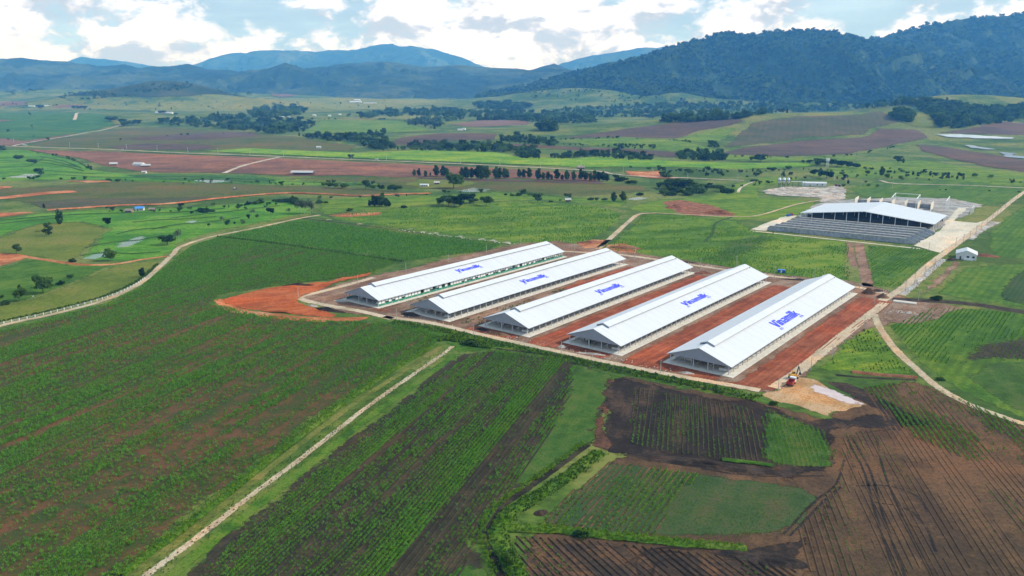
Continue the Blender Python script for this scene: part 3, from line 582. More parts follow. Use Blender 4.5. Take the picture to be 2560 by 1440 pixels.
# ------------------------------------------------------------------ barn yard and roads
S('yard', 'brown building-site yard around the five barns', [(700, 742), (870, 700), (950, 682), (1010, 670), (1130, 640), (1290, 608), (1400, 600), (1500, 616), (1700, 646), (1960, 686), (2130, 700), (2200, 712), (2262, 738), (2330, 765), (2300, 800), (2215, 820), (2170, 832), (1965, 985), (1880, 985), (1650, 936), (1400, 888), (1180, 838), (1000, 803), (860, 786)], 'yard_dirt', 6, step=6, fade=10, cat='yard')
TH = R(51.7); AL = np.array([math.cos(TH), math.sin(TH)]); NR = np.array([math.sin(TH), -math.cos(TH)])
BARN_C = [(-86.5, 432.3), (-45.0, 405.5), (-3.7, 378.1), (37.9, 349.8), (80.6, 320.9)]
def bw(i, a, s): return tuple(np.array(BARN_C[i]) + AL * a + NR * s)
S('yard', 'brick-red soil strip between the second and third barns', [bw(1, 95, 19), bw(1, 181, 19), bw(1, 181, 33), bw(1, 95, 33)], 'brick_soil', 8, step=3, fade=4.5, wob=1.3, world=True, cat='yard')
S('yard', 'brick-red soil strip between the third and fourth barns', [bw(2, -6, 18.5), bw(2, 181, 18.5), bw(2, 181, 34), bw(2, -8, 36), bw(2, -12, 24)], 'brick_soil', 8, step=3, fade=4.5, wob=1.3, world=True, cat='yard')
S('yard', 'brick-red soil strip between the fourth and fifth barns', [bw(3, -8, 18.5), bw(3, 181, 18.5), bw(3, 181, 34), bw(3, -8, 36), bw(3, -13, 22)], 'brick_soil', 8, step=3, fade=4.5, wob=1.3, world=True, cat='yard')
S('yard', 'brick-red soil strip right of the last barn', [bw(4, -10, 12), bw(4, -2, 18.6), bw(4, 180, 18.6), bw(4, 178, 40), bw(4, -6, 36), bw(4, -14, 22)], 'brick_soil', 8, step=3, fade=4.5, wob=1.3, world=True, cat='yard')
for i in (2, 3, 4):
    S('yard', 'dark red soil in front of the %s barn' % ['', '', 'third', 'fourth', 'fifth'][i], [bw(i, -1, -17), bw(i, -1, 14), bw(i, -11, 12), bw(i, -11, -20)], 'brick_soil', 9, step=2.5, fade=3, world=True, cat='yard')
S('dirt_patch', 'bright orange excavated earth left of the first barn', [(540, 752), (590, 737), (690, 716), (800, 706), (880, 690), (940, 678), (930, 690), (850, 706), (770, 738), (745, 752), (790, 772), (850, 786), (830, 796), (720, 788), (610, 775)], 'orange_soil', 8, step=2.2, fade=4, cat='dirt', zadd=lambda x, y: 1.1 * np.clip(fbm(x / 9, y / 9, 4, 61) - .42, 0, 1) * 2)
S('dirt_patch', 'paler trodden orange rim of the excavation', [(525, 752), (560, 742), (570, 758), (640, 776), (740, 788), (850, 792), (940, 790), (900, 806), (760, 806), (640, 794), (560, 778)], 'orange_bank', 9, step=3, fade=4, cat='dirt')
S('dirt_patch', 'sandy tan turning area with a puddle by the last barn', [(1895, 985), (1950, 962), (1990, 942), (2025, 945), (2100, 978), (2185, 1018), (2120, 1032), (2060, 1040), (1950, 1014)], 'tan_sand', 10, step=2.5, fade=3, wob=4, cat='dirt')
S('puddle', 'long pale muddy puddle on the sandy turning area', [(2022, 955), (2050, 960), (2120, 986), (2176, 1014), (2130, 1013), (2080, 998), (2028, 978)], 'mud_puddle', 11, step=2, fade=2.5, cat='puddle')
S('dirt_patch', 'red loose soil left of the track behind the second barn', [(1440, 608), (1480, 598), (1540, 600), (1500, 620), (1455, 622)], 'orange_bank', 8, step=3, fade=4, cat='dirt')
S('dirt_patch', 'red loose soil right of the track behind the second barn', [(1505, 612), (1560, 606), (1600, 622), (1590, 634), (1530, 630)], 'orange_bank', 8, step=3, fade=4, cat='dirt')
S('dirt_patch', 'orange spill of earth at the far end of the yellow verge', [(815, 540), (870, 532), (960, 530), (950, 538), (860, 545)], 'orange_bank', 7, step=4, fade=5, cat='dirt')
S('dirt_patch', 'salmon bare earth at the left edge by the track', [(-200, 640), (0, 631), (50, 633), (80, 642), (45, 654), (0, 667), (-200, 700)], 'orange_bank', 7, step=4, fade=4, cat='dirt')
S('dirt_patch', 'red earth cutting beside the far road', [(1555, 428), (1600, 430), (1655, 428), (1662, 440), (1720, 447), (1640, 448), (1570, 440)], 'orange_bank', 6, step=6, fade=8, cat='dirt')
S('dirt_patch', 'tan bare soil under the left end of the tree row', [(1020, 446), (1060, 444), (1180, 446), (1500, 454), (1530, 462), (1300, 456), (1100, 451)], 'plum_field', 5, step=8, cat='dirt')
for k, (lab, pts) in enumerate([('left', [(-100, 472), (0, 466), (40, 466), (35, 470), (0, 475), (-100, 482)]), ('middle', [(-100, 500), (0, 492), (100, 481), (182, 476), (215, 484), (190, 482), (100, 489), (0, 499), (-100, 508)]),
        ('long', [(150, 453), (260, 452), (285, 456), (220, 458)]), ('low', [(-100, 540), (0, 532), (60, 530), (100, 530), (40, 540), (-100, 552)])]):
    S('dirt_patch', 'orange cut of bare earth, the %s one at the left edge' % lab, pts, 'orange_bank', 6, step=5, fade=5, cat='dirt')
S('dirt_patch', 'brown trodden soil beside the dark ditch at right', [(2190, 800), (2240, 745), (2330, 755), (2420, 768), (2380, 790), (2310, 812), (2250, 812)], 'yard_dirt', 8, step=4, fade=6, cat='dirt')
S('dirt_patch', 'ochre bare verge right of the long pale road', [(2290, 735), (2340, 690), (2385, 648), (2410, 655), (2370, 700), (2310, 742)], 'yard_dirt', 7, step=4, fade=4, cat='dirt')
S('dirt_patch', 'overgrown spoil hollow beyond the field track', [(1655, 505), (1700, 500), (1770, 512), (1820, 530), (1838, 542), (1740, 540), (1690, 532)], 'heap_red', 6, step=4, cat='dirt')
S('dirt_patch', 'white gravel yard of the concrete plant', [(1908, 484), (1915, 474), (1960, 466), (2060, 470), (2100, 458), (2120, 476), (2118, 498), (2085, 508), (2040, 506), (2050, 496), (1990, 492), (1940, 490)], 'pale_rubble', 6, step=5, fade=7, cat='yard')
S('yard', 'cream concrete yard right of the grey shed', [(2286, 614), (2345, 578), (2372, 545), (2395, 520), (2420, 518), (2385, 552), (2440, 558), (2470, 546), (2420, 590), (2350, 632)], 'concrete_yard', 7, step=6, cat='yard')
S('yard', 'cream concrete apron left of the bunker walls', [(1876, 574), (1960, 541), (1992, 540), (1958, 558), (1916, 578)], 'concrete_yard', 7, step=5, cat='yard')
S('yard', 'grey concrete floor of the bunkers and shed', [(1916, 577), (1958, 557), (1992, 539), (2030, 512), (2100, 500), (2230, 494), (2380, 496), (2460, 512), (2440, 530), (2400, 548), (2345, 578), (2290, 613)], 'grey_yard', 6, step=8, fade=3, cat='yard')
RB = ribbon
RB('road', 'cream dirt road along the front of the barns', [(960, 792), (1080, 808), (1200, 836), (1400, 880), (1650, 932), (1900, 976)], 4.4, 'cream_road', 12, 3)
RB('road', 'cream dirt road bending round the first barn', [(980, 797), (900, 778), (820, 764), (758, 750), (752, 742), (800, 730), (870, 712), (935, 694)], 5.0, 'cream_road', 12, 3)
RB('road', 'cream dirt road right of the last barn', [(1935, 970), (2000, 925), (2080, 860), (2150, 806), (2212, 757)], 5.4, 'cream_road', 12, 3)
RB('road', 'pale rough road behind the barns', [(1405, 628), (1560, 638), (1740, 664), (1940, 692), (2120, 714), (2215, 735)], 5.0, 'cream_road', 12, 4)
RB('road', 'long pale road running up the right side', [(2205, 752), (2262, 716), (2330, 656), (2420, 590), (2500, 528), (2560, 482), (2700, 380)], 5.2, 'cream_road', 12, 5)
RB('track', 'dirt track forking towards the bottom right', [(2185, 785), (2200, 820), (2235, 870), (2290, 922), (2345, 968), (2420, 1010), (2500, 1040), (2580, 1066), (2760, 1120)], 3.9, 'pale_path', 11, 3, cat='track')
RB('path', 'pale sandy footpath between the two maize fields', [(250, 1545), (330, 1465), (470, 1362), (560, 1292), (650, 1222), (740, 1156), (830, 1086), (920, 1016), (1020, 945), (1100, 890), (1132, 866)], 2.8, 'pale_path', 9, 1.5, cat='path', wv=.6, prof=[0, 0, 0, 0, 0, 0, 0])
RB('track', 'pale earth track curving along the top of the left field', [(-300, 905), (0, 815), (120, 788), (262, 750), (352, 707), (402, 664), (434, 634), (450, 618), (520, 594), (640, 570), (740, 548), (800, 538)], 4.4, 'pale_path', 8, 3, cat='track')
RB('track', 'salmon dirt track across the left pasture', [(60, 641), (130, 652), (200, 661), (280, 661), (360, 648), (425, 640)], 5, 'orange_bank', 8, 3, cat='track')
RB('track', 'field track climbing away behind the second barn', [(1495, 622), (1530, 592), (1570, 556), (1598, 536), (1640, 533)], 5, 'pale_path', 8, 4, cat='track')
RB('track', 'thin dusty track past the overgrown spoil hollow', [(1640, 533), (1740, 538), (1830, 542), (1900, 538), (1990, 512), (2060, 500)], 3.5, 'pale_path', 8, 5, cat='track')
RB('track', 'faint green wheel track bending across the back field', [(1830, 543), (1790, 558), (1780, 585), (1760, 605)], 3.0, 'dark_field', 6, 5, cat='track')
RB('track', 'bare reddish dirt track across the field behind the last barn', [(2148, 608), (2152, 640), (2160, 670), (2170, 716)], 9, 'track_soil', 6, 3, cat='track', prof=[0, 0, 0, 0, 0, 0, 0])
RB('track', 'second darker wheel rut beside the reddish field track', [(2124, 606), (2128, 640), (2138, 668)], 5, 'track_soil', 6, 3, cat='track')
RB('road', 'long straight far road lined with poles', [(-300, 352), (40, 368), (280, 376), (700, 393), (1000, 405), (1250, 416), (1480, 428), (1530, 436), (1600, 442), (1720, 446), (1800, 450), (1860, 452)], 8, 'far_road', 7, 12)
RB('road', 'pale road from the far junction to the left village trees', [(30, 368), (60, 361), (180, 341), (290, 319), (310, 314)], 9, 'far_road', 7, 12)
RB('road', 'straight pale road far right beyond the shed', [(2200, 452), (2240, 460), (2400, 464), (2560, 471), (2760, 480)], 7, 'far_road', 7, 10)
RB('track', 'pale track through the red-brown field', [(560, 434), (600, 418), (650, 405), (700, 394)], 9, 'far_road', 6, 8, cat='track')
RB('track', 'pale short track in the deep green far field', [(186, 302), (190, 292), (196, 284)], 12, 'far_road', 6, 12, cat='track')
RB('track', 'pale bend of track below the concrete plant', [(1845, 482), (1850, 472), (1866, 462), (1888, 454)], 4, 'far_road', 6, 8, cat='track')
RB('bank', 'long orange earth bank below the olive field', [(118, 527), (300, 515), (420, 511), (560, 496), (700, 485), (800, 486), (900, 491), (1000, 487), (1076, 485)], 7, 'orange_bank', 6, 5, [0, .8, 1.4, .9, 0], cat='bank')
RB('kerb', 'cream concrete kerb in front of the bunker walls', [(1876, 577), (2000, 590), (2150, 606), (2300, 622)], 2.5, 'concrete_yard', 9, 6, cat='kerb')
RB('verge', 'yellow-green verge of the ditch above the upper maize field', [(790, 541), (900, 556), (1100, 583), (1290, 607)], 9, 'bright_grass', 7, 4, cat='verge')
RB('ditch', 'dark ditch along the top of the upper maize field', [(755, 546), (900, 563), (1100, 590), (1275, 612)], 2.2, 'ditch_mud', 8, 4, cat='ditch')
RB('ditch', 'dark weedy line dividing the two left maize fields', [(545, 592), (700, 611), (850, 633), (1010, 655)], 2.4, 'dark_field', 6, 4, cat='ditch')
RB('ditch', 'broad dark muddy ditch across the right fields', [(2230, 748), (2330, 752), (2440, 762), (2560, 780), (2760, 800)], 7, 'heap_dark', 9, 4, cat='ditch')
RB('ditch', 'dark ditch beside the reddish bank under the grass triangle', [(2090, 938), (2180, 945), (2290, 950)], 2.5, 'ditch_mud', 9, 3, cat='ditch')
RB('bank', 'low reddish bank under the grass triangle', [(2130, 930), (2200, 938), (2292, 944)], 3.0, 'heap_red', 10, 3, [0, .5, .8, .5, 0], cat='bank')
RB('ditch', 'dark ditch along the verge below the front road', [(1240, 872), (1420, 893), (1520, 918), (1700, 958), (1850, 990)], 2.2, 'ditch_mud', 8, 3, cat='ditch')
RB('ditch', 'dark wet ditch curving round the grassy hedge bank', [(1470, 1112), (1345, 1204), (1270, 1255), (1226, 1296), (1214, 1335), (1232, 1390), (1256, 1450), (1290, 1560)], 2.4, 'ditch_mud', 7, 2, cat='ditch')
RB('bank', 'bright grassy bank curving down the middle foreground', [(1500, 1132), (1390, 1212), (1300, 1268), (1258, 1305), (1246, 1340), (1268, 1395), (1300, 1450), (1340, 1560)], 5.6, 'bright_grass', 8, 1.5, [0, .4, .7, .7, .35, 0], cat='bank')
RB('bank', 'straight bright grassy hedge bank above the furrowed field', [(1262, 1322), (1380, 1326), (1520, 1340), (1700, 1358), (1866, 1374)], 4.2, 'bright_grass', 8, 1.5, [0, .5, .9, .8, .4, 0], cat='bank')
RB('bank', 'low grassy bank left of the pale footpath', [(300, 1440), (440, 1335), (560, 1242), (700, 1130), (860, 1008), (980, 928), (1090, 862)], 3.4, 'bright_grass', 8, 1.5, [0, .5, .7, .5, 0], cat='bank')
RB('verge', 'dry yellowish verge between bank and footpath', [(315, 1455), (455, 1345), (575, 1250), (715, 1138), (875, 1017), (1000, 934), (1104, 866)], 3.0, 'dry_grass', 7, 2, cat='verge')
RB('verge', 'green grass verge right of the pale footpath', [(300, 1545), (400, 1462), (520, 1362), (650, 1258), (800, 1140), (940, 1030), (1060, 945), (1140, 884)], 4.0, 'bright_grass', 7, 2, cat='verge')
RB('bank', 'bright grass strip inside the black churned soil', [(1805, 1150), (1880, 1158), (1935, 1166)], 3.0, 'bright_grass', 9, 1.5, [0, .5, .7, .5, 0], cat='bank')
RB('verge', 'white stony strip beside the long pale road', [(2255, 738), (2300, 700), (2360, 648)], 4, 'pale_rubble', 10, 2, cat='verge', wv=.8)
RB('verge', 'white rubble strip beyond the small white hut', [(2420, 598), (2450, 575), (2490, 555)], 8, 'pale_rubble', 9, 3, cat='verge', wv=.8)
# bunds between the paddies and terraces
for k, pts in enumerate([[(0, 398), (60, 396), (130, 404), (190, 418)], [(0, 408), (80, 405), (150, 414), (210, 428)], [(0, 420), (60, 418), (90, 408), (110, 395)], [(0, 432), (100, 428), (180, 432), (240, 436)], [(20, 442), (130, 438), (240, 443), (330, 446)],
        [(330, 444), (450, 442), (560, 446), (690, 453)], [(380, 449), (520, 450), (640, 456)], [(100, 392), (160, 404), (205, 422)], [(130, 388), (190, 404), (225, 422)], [(700, 455), (840, 459), (960, 466)],
        [(0, 552), (120, 541), (260, 534), (420, 532), (560, 522)], [(0, 560), (60, 553), (140, 547)], [(330, 556), (400, 550), (470, 548), (540, 542)], [(380, 574), (440, 562), (520, 556), (600, 544)], [(290, 586), (340, 575), (420, 570)], [(210, 620), (280, 606), (350, 600), (400, 590)], [(200, 640), (260, 632), (330, 634), (400, 630)], [(430, 545), (520, 535), (620, 524), (700, 515)]]):
    RB('bund', 'low grassy bund between the left rice paddies', pts, 2.6, 'dark_field', 5, 4, [0, .3, .5, .3, 0], cat='bund', wv=.4)['group'] = 'bunds between the left paddies'
# water
for lab, pts in [('long white pond at the right edge', [(2330, 337), (2400, 337), (2535, 345), (2528, 349), (2440, 348), (2370, 344)]), ('narrow white pond right of the plum ploughland', [(2406, 363), (2440, 366), (2490, 374), (2480, 377), (2425, 371)]),
                 ('crooked white pond nearest the right edge', [(2496, 380), (2545, 385), (2530, 389), (2590, 396), (2560, 399), (2505, 393)])]:
    S('pond', lab, pts, 'pond_water', 6, step=6, fade=4, cat='pond')
for lab, pts in [('flooded paddy ribs in the middle distance', [(1140, 478), (1180, 470), (1235, 474), (1215, 482), (1160, 482)]), ('flooded pale paddy in the left hollow', [(290, 610), (330, 592), (372, 588), (360, 604), (320, 618), (280, 625)]),
                 ('small flooded paddy below the scattered trees', [(455, 555), (490, 548), (505, 553), (480, 562)]), ('flooded paddies left of the tall bushy tree', [(190, 646), (250, 628), (300, 622), (290, 636), (225, 652)]),
                 ('flooded strip beneath the red-brown field', [(480, 452), (560, 450), (600, 455), (520, 459)]), ('flooded terraces at the far left', [(10, 446), (60, 436), (110, 436), (70, 446)]),
                 ('white pool by the twin dark trees', [(1560, 498), (1600, 492), (1625, 496), (1590, 503)])]:
    S('water', lab, pts, 'paddy_water', 7, step=4, fade=5, cat='water')
S('water', 'glint of stream in the left gully', [(66, 745), (84, 738), (100, 731), (98, 737), (80, 746)], 'pond_water', 6, step=2, fade=2, cat='water')

for k, pts in enumerate([[(2120, 1100), (2160, 1180), (2190, 1290), (2240, 1440)], [(2132, 1096), (2176, 1180), (2208, 1290), (2262, 1440)], [(2140, 1215), (2220, 1215), (2290, 1240), (2320, 1280)], [(2180, 1255), (2260, 1270), (2310, 1310), (2340, 1380)], [(2190, 1090), (2210, 1180), (2260, 1300), (2330, 1440)],
        [(1600, 1440), (1590, 1405), (1620, 1385), (1690, 1380), (1740, 1400), (1750, 1440)], [(1630, 1440), (1640, 1410), (1680, 1398), (1715, 1412), (1720, 1440)], [(1560, 1410), (1640, 1372), (1760, 1378), (1840, 1400)],
        [(1540, 960), (1530, 1030), (1545, 1090), (1600, 1120)], [(1556, 965), (1548, 1040), (1566, 1096), (1640, 1130)], [(1700, 1142), (1800, 1168), (1900, 1176), (2010, 1180)], [(1690, 1150), (1780, 1176), (1900, 1190), (2060, 1190)], [(1960, 1335), (2030, 1260), (2090, 1210), (2110, 1150)], [(1975, 1340), (2045, 1268), (2104, 1215)]]):
    RB('wheel_track', 'dark curving wheel track on the bare soil at lower right', pts, .8, 'dark_soil', 8, 1.5, cat='track', wv=.6, seed=k)['group'] = 'wheel tracks on bare soil'
# ------------------------------------------------------------------ crops: furrow ridges and plants
def row_segments(poly, az, sp):
    """lines along azimuth az clipped to a polygon: (v, u0, u1) in the turned frame"""
    d = np.array([math.sin(az), math.cos(az)]); n = np.array([d[1], -d[0]]); P = np.array(poly)
    U, V = P @ d, P @ n; out = []
    for v in np.arange(V.min() + sp / 2, V.max(), sp):
        xs_ = []
        for i in range(len(P)):
            j = (i + 1) % len(P)
            if (V[i] > v) != (V[j] > v): xs_.append(U[i] + (v - V[i]) / (V[j] - V[i]) * (U[j] - U[i]))
        xs_.sort()
        for a, b in zip(xs_[::2], xs_[1::2]):
            if b - a > 1: out.append((v, a, b))
    return out, d, n
def ridges(name, label, px, az, sp, h, wd, mat, layer=5, seg=5.0, gap=0.0, seed=0, world=False):
    segs, d, n = row_segments(np.array(px) if world else Gp(px)[:, :2], az, sp); vs = []; fs = []
    for v, a, b in segs:
        k = max(1, int((b - a) / seg)); us = np.linspace(a, b, k + 1)
        w = v + (fbm(us / 40, us * 0 + v * .02, 2, seed) - .5) * 1.2
        c = us[:, None] * d + w[:, None] * n
        g = fbm(us / 22, us * 0 + v / 3.0, 3, seed + 3)
        z = lift(c[:, 0], c[:, 1], layer) + h * (.5 + g)
        ok = g > gap; base = len(vs)
        for q, zz in zip(c, z):
            vs += [(*(q - n * wd / 2), -.02), (*q, zz), (*(q + n * wd / 2), -.02)]
        for i in range(k):
            if ok[i]:
                p = base + i * 3; fs += [(p, p + 1, p + 4, p + 3), (p + 1, p + 2, p + 5, p + 4)]
    m = mesh_from(name, vs, fs)
    m.attributes.new('edge', 'FLOAT', 'POINT').data.foreach_set('value', np.ones(len(vs), np.float32))
    return tag(link(name, m, None, M[mat]), label, 'soil', kind='stuff')
ridges('furrows', 'long furrows running across the wide brown ploughed field', RIGHT, AZ_B, 1.8, .17, .8, 'right_soil', 4, gap=.45, seed=1)
ridges('furrows', 'slanting furrows in the brown field at the bottom edge', LOW, AZ_C, 1.8, .30, .9, 'low_soil', 4, gap=.30, seed=2)
ridges('furrows', 'upright furrows of the black plot below the last barn', FC1, AZ_B, 1.7, .20, .8, 'mid_soil', 6, gap=.34, seed=3)
FDL = [(1345, 1308), (1380, 1272), (1522, 1154), (1700, 1180), (1745, 1186), (1690, 1250), (1640, 1334), (1500, 1335), (1390, 1320)]
ridges('furrows', 'furrows of the slanting plot above the hedge bank', FDL, AZ_D, 1.8, .26, .8, 'right_soil', 5, gap=.33, seed=4)
for i, s0, s1, a1, lab in ((1, 20, 32, 178, 'second and third barns'), (2, 19.5, 33, 178, 'third and fourth barns'), (3, 19.5, 33, 178, 'fourth and fifth barns'), (4, 20, 38, 174, 'last barn and the cream road')):
    ridges('wheel_ruts', 'wheel ruts in the red soil between the %s' % lab, [bw(i, 98 if i == 1 else 0, s0), bw(i, a1, s0), bw(i, a1, s1), bw(i, 98 if i == 1 else 0, s1)], AZ_BARN, 1.6, .16, .9, 'brick_soil', 9, 4.0, .50, 20 + i, True)
F3_BARE = [(1180, 890), (1250, 878), (1440, 904), (1425, 1000), (1350, 1120), (1230, 1290), (1150, 1440), (1080, 1620), (400, 1620), (500, 1440), (630, 1305), (780, 1185), (940, 1063), (1075, 955)]
ridges('furrows', 'furrows in the dark strips of the middle field', F3_BARE, AZ_A, 1.7, .22, .8, 'mid_soil', 4, gap=.30, seed=5)

def leaf_tuft(name, n, h, spread, wd, mat, droop=.5, seed=0):
    rg = random.Random(seed); mb = MB()
    for i in range(n):
        a = 2 * math.pi * (i + rg.random() * .7) / n; hh = h * rg.uniform(.65, 1.1); sp = spread * rg.uniform(.6, 1.1); w2 = wd * rg.uniform(.7, 1.2) / 2
        c, s = math.cos(a), math.sin(a); b0 = (c * .05, s * .05, -.03); p1 = (c * sp * .45, s * sp * .45, hh); p2 = (c * sp, s * sp, hh * (1 - droop))
        t_ = (-s * w2, c * w2)
        mb.add([(b0[0] - t_[0] * .5, b0[1] - t_[1] * .5, b0[2]), (b0[0] + t_[0] * .5, b0[1] + t_[1] * .5, b0[2]), (p1[0] + t_[0], p1[1] + t_[1], p1[2]), (p1[0] - t_[0], p1[1] - t_[1], p1[2]), p2],
               [(0, 1, 2, 3), (3, 2, 4)])
    m = mesh_from(name, mb.v, mb.f); m.materials.append(M[mat]); return bpy.data.objects.new(name, m)
def scatter(name, label, cat, pts, sc, protos, kind='stuff', tilt=.12):
    pts = np.asarray(pts, np.float32); m = bpy.data.meshes.new(name); m.vertices.add(len(pts)); m.vertices.foreach_set('co', pts.ravel())
    m.attributes.new('sc', 'FLOAT', 'POINT').data.foreach_set('value', np.asarray(sc, np.float32)); m.update()
    o = bpy.data.objects.new(name, m); COL.objects.link(o)
    ng = bpy.data.node_groups.new(name, 'GeometryNodeTree')
    ng.interface.new_socket('Geometry', in_out='INPUT', socket_type='NodeSocketGeometry'); ng.interface.new_socket('Geometry', in_out='OUTPUT', socket_type='NodeSocketGeometry')
    N = ng.nodes.new; L = ng.links.new
    gi, go = N('NodeGroupInput'), N('NodeGroupOutput'); ip = N('GeometryNodeInstanceOnPoints'); jo = N('GeometryNodeJoinGeometry')
    for p in protos:
        oi = N('GeometryNodeObjectInfo'); oi.inputs['Object'].default_value = p; oi.inputs['As Instance'].default_value = True; L(oi.outputs['Geometry'], jo.inputs[0])
    rv = N('FunctionNodeRandomValue'); rv.data_type = 'FLOAT_VECTOR'; rv.inputs[0].default_value = (-tilt, -tilt, 0); rv.inputs[1].default_value = (tilt, tilt, 6.283)
    na = N('GeometryNodeInputNamedAttribute'); na.data_type = 'FLOAT'; na.inputs['Name'].default_value = 'sc'
    L(gi.outputs[0], ip.inputs['Points']); L(jo.outputs[0], ip.inputs['Instance']); ip.inputs['Pick Instance'].default_value = True
    L(rv.outputs[0], ip.inputs['Rotation']); L(na.outputs[0], ip.inputs['Scale']); L(ip.outputs[0], go.inputs[0])
    md = o.modifiers.new('scatter', 'NODES'); md.node_group = ng
    return tag(o, label, cat, kind=kind)
maize = [leaf_tuft('maize_plant', 7, 1.0, .75, .16, 'maize_leaf', .45, s) for s in range(3)]
crop = [leaf_tuft('crop_plant', 6, .6, .55, .18, 'crop_leaf', .4, s + 9) for s in range(2)]
grass = [leaf_tuft('grass_tuft', 9, .75, .55, .10, 'grass_leaf', .35, s + 20) for s in range(2)]
weed = [leaf_tuft('weed_tuft', 9, .7, .7, .22, 'weed_leaf', .4, s + 30) for s in range(2)]
def plant(name, label, px, az, sp, along, dens, protos, s0=.8, s1=1.25, layer=4, seed=0, cat='crop', maxd=900):
    segs, d, n = row_segments(Gp(px)[:, :2], az, sp); rg = np.random.default_rng(seed); P = []
    for v, a, b in segs:
        u = np.arange(a, b, along) + rg.uniform(-.35, .35, len(np.arange(a, b, along))) * along
        P.append(np.stack([u, v + rg.normal(0, sp * .07, len(u)) + (fbm(u / 40, u * 0 + v * .02, 2, 1) - .5) * 1.2], -1))
    P = np.concatenate(P); keep = rg.random(len(P)) < dens(P[:, 0], P[:, 1]); P = P[keep]
    q = P[:, :1] * d + P[:, 1:] * n; k = q[:, 1] < maxd; q = q[k]
    g = fbm(q[:, 0] / 14, q[:, 1] / 14, 3, seed + 70)
    return scatter(name, label, cat, np.stack([q[:, 0], q[:, 1], lift(q[:, 0], q[:, 1], layer)], -1), rg.uniform(s0, s1, len(q)) * (.65 + .7 * g), protos)
def dens_maize(u, v):
    st = fbm(u / 60, v / 4.0, 4, 101); big = fbm(u / 120, v / 60, 3, 55); bare = sstep(fbm(u / 120, v / 3.2, 2, 77), .58, .70)
    far_ = sstep(u, 230, 420)
    return np.clip(sstep(st * .65 + big * .35, .28, .64) + .10 + .45 * far_, 0, .97) * (1 - (.85 - .35 * far_) * bare)
plant('maize_crop', 'young maize plants in the large left field', F1A, AZ_A, 1.35, .52, dens_maize, maize, .55, 1.0, 3, 11)
plant('maize_crop', 'dense maize in the upper left field', F1B, R(66), 1.9, 1.5, lambda u, v: .8 + 0 * u, maize, 1.0, 1.6, 4, 12)
_dA = np.array([math.sin(AZ_A), math.cos(AZ_A)]); _nA = np.array([_dA[1], -_dA[0]])
V0, V1 = G(815, 1100)[:2] @ _nA, G(1470, 1096)[:2] @ _nA
def dens_mid(u, v):
    t_ = (v - V0) / (V1 - V0) + (fbm(u / 50, v / 8, 2, 12) - .5) * .02
    rag = fbm(u / 7, v / 2.5, 2, 5); thin_ = sstep(fbm(u / 130, v / 2.2, 2, 207), .60, .70); st = fbm(u / 70, v / 5, 3, 202)
    base_ = .48 + .62 * sstep(st * .7 + rag * .3, .34, .58) - .75 * thin_
    band = np.where(t_ < .57, base_, np.where(t_ < .665, .98, np.where(t_ < .74, .06, np.where(t_ < .77, .5, .8 * sstep(rag, .3, .6)))))
    return np.clip(band, .02, 1)
plant('maize_crop', 'maize rows in the middle field', F3_BARE, AZ_A, 1.3, .5, dens_mid, maize, .50, .95, 4, 13)
plant('maize_crop', 'bright green strip of taller crop in the middle field', F3_BARE, AZ_A, 1.3, .55, lambda u, v: np.where(((v - V0) / (V1 - V0) > .575) & ((v - V0) / (V1 - V0) < .66), .9, np.where(((v - V0) / (V1 - V0) > .20) & ((v - V0) / (V1 - V0) < .25), .6, .0)), crop, .9, 1.4, 4, 28)
plant('crop_rows', 'bright seedling rows in the black plot', FC1, AZ_B, 1.7, .8, lambda u, v: np.clip(sstep(fbm(u / 18, v / 9, 3, 8), .38, .60) * .9, .03, 1), crop, .5, .95, 6, 14)
plant('crop_rows', 'even seedling rows in the small green plot', FC2, AZ_B, 1.5, .9, lambda u, v: .75 * sstep(fbm(u / 30, v / 20, 3, 9), .3, .55) + .1, crop, .7, 1.1, 6, 15)
plant('crop_rows', 'fine seedlings on the smooth right half of the slanting plot', [(1720, 1180), (1860, 1200), (2010, 1216), (2050, 1246), (2010, 1320), (1960, 1335), (1800, 1345), (1560, 1338), (1640, 1300), (1680, 1240)], AZ_D, .9, .8, lambda u, v: .12 + .5 * sstep(fbm(u / 20, v / 10, 3, 33), .40, .66), crop, .3, .6, 5, 26)
plant('crop_rows', 'leafy crop rows in the slanting plot', FDL, AZ_D, 1.8, .9, lambda u, v: np.clip(sstep(fbm(u / 60, v / 9, 3, 10), .36, .60), .06, 1), crop, .8, 1.3, 5, 16)
plant('crop_rows', 'green crop rows at the top of the wide brown field', [(2160, 968), (2290, 950), (2420, 1010), (2560, 1066), (2760, 1130), (2700, 1180), (2420, 1150), (2280, 1090)], AZ_B, 2.0, .8, lambda u, v: np.clip(sstep(fbm(u / 40, v / 12, 3, 19), .34, .58), .1, 1), crop, .9, 1.5, 4, 17)
plant('crop_rows', 'thin green seedlings on the wide brown field', RIGHT, AZ_B, 2.0, 1.3, lambda u, v: .9 * sstep(fbm(u / 70, v / 10, 3, 29), .45, .62), crop, .45, .8, 4, 18)
plant('crop_rows', 'thin seedlings on the furrowed field at the bottom edge', LOW, AZ_C, 1.9, 1.2, lambda u, v: .6 * sstep(fbm(u / 50, v / 20, 3, 39), .50, .66), crop, .6, 1.0, 4, 19)
plant('crop_rows', 'leafy crop in the slanting green rows at right', [(2230, 815), (2340, 768), (2560, 785), (2900, 800), (2900, 900), (2560, 840), (2420, 860), (2370, 910), (2300, 900)], AZ_BARN, 2.0, 1.4, lambda u, v: np.clip(sstep(fbm(u / 60, v / 9, 3, 49), .3, .55), .1, 1), crop, .9, 1.5, 4, 20)
plant('crop_rows', 'sparse seedlings on the dark strip at right', S_DARKROWS, AZ_BARN, 2.0, 1.0, lambda u, v: .15 + .4 * sstep(fbm(u / 30, v / 8, 3, 34), .4, .6), crop, .6, 1.0, 5, 27)
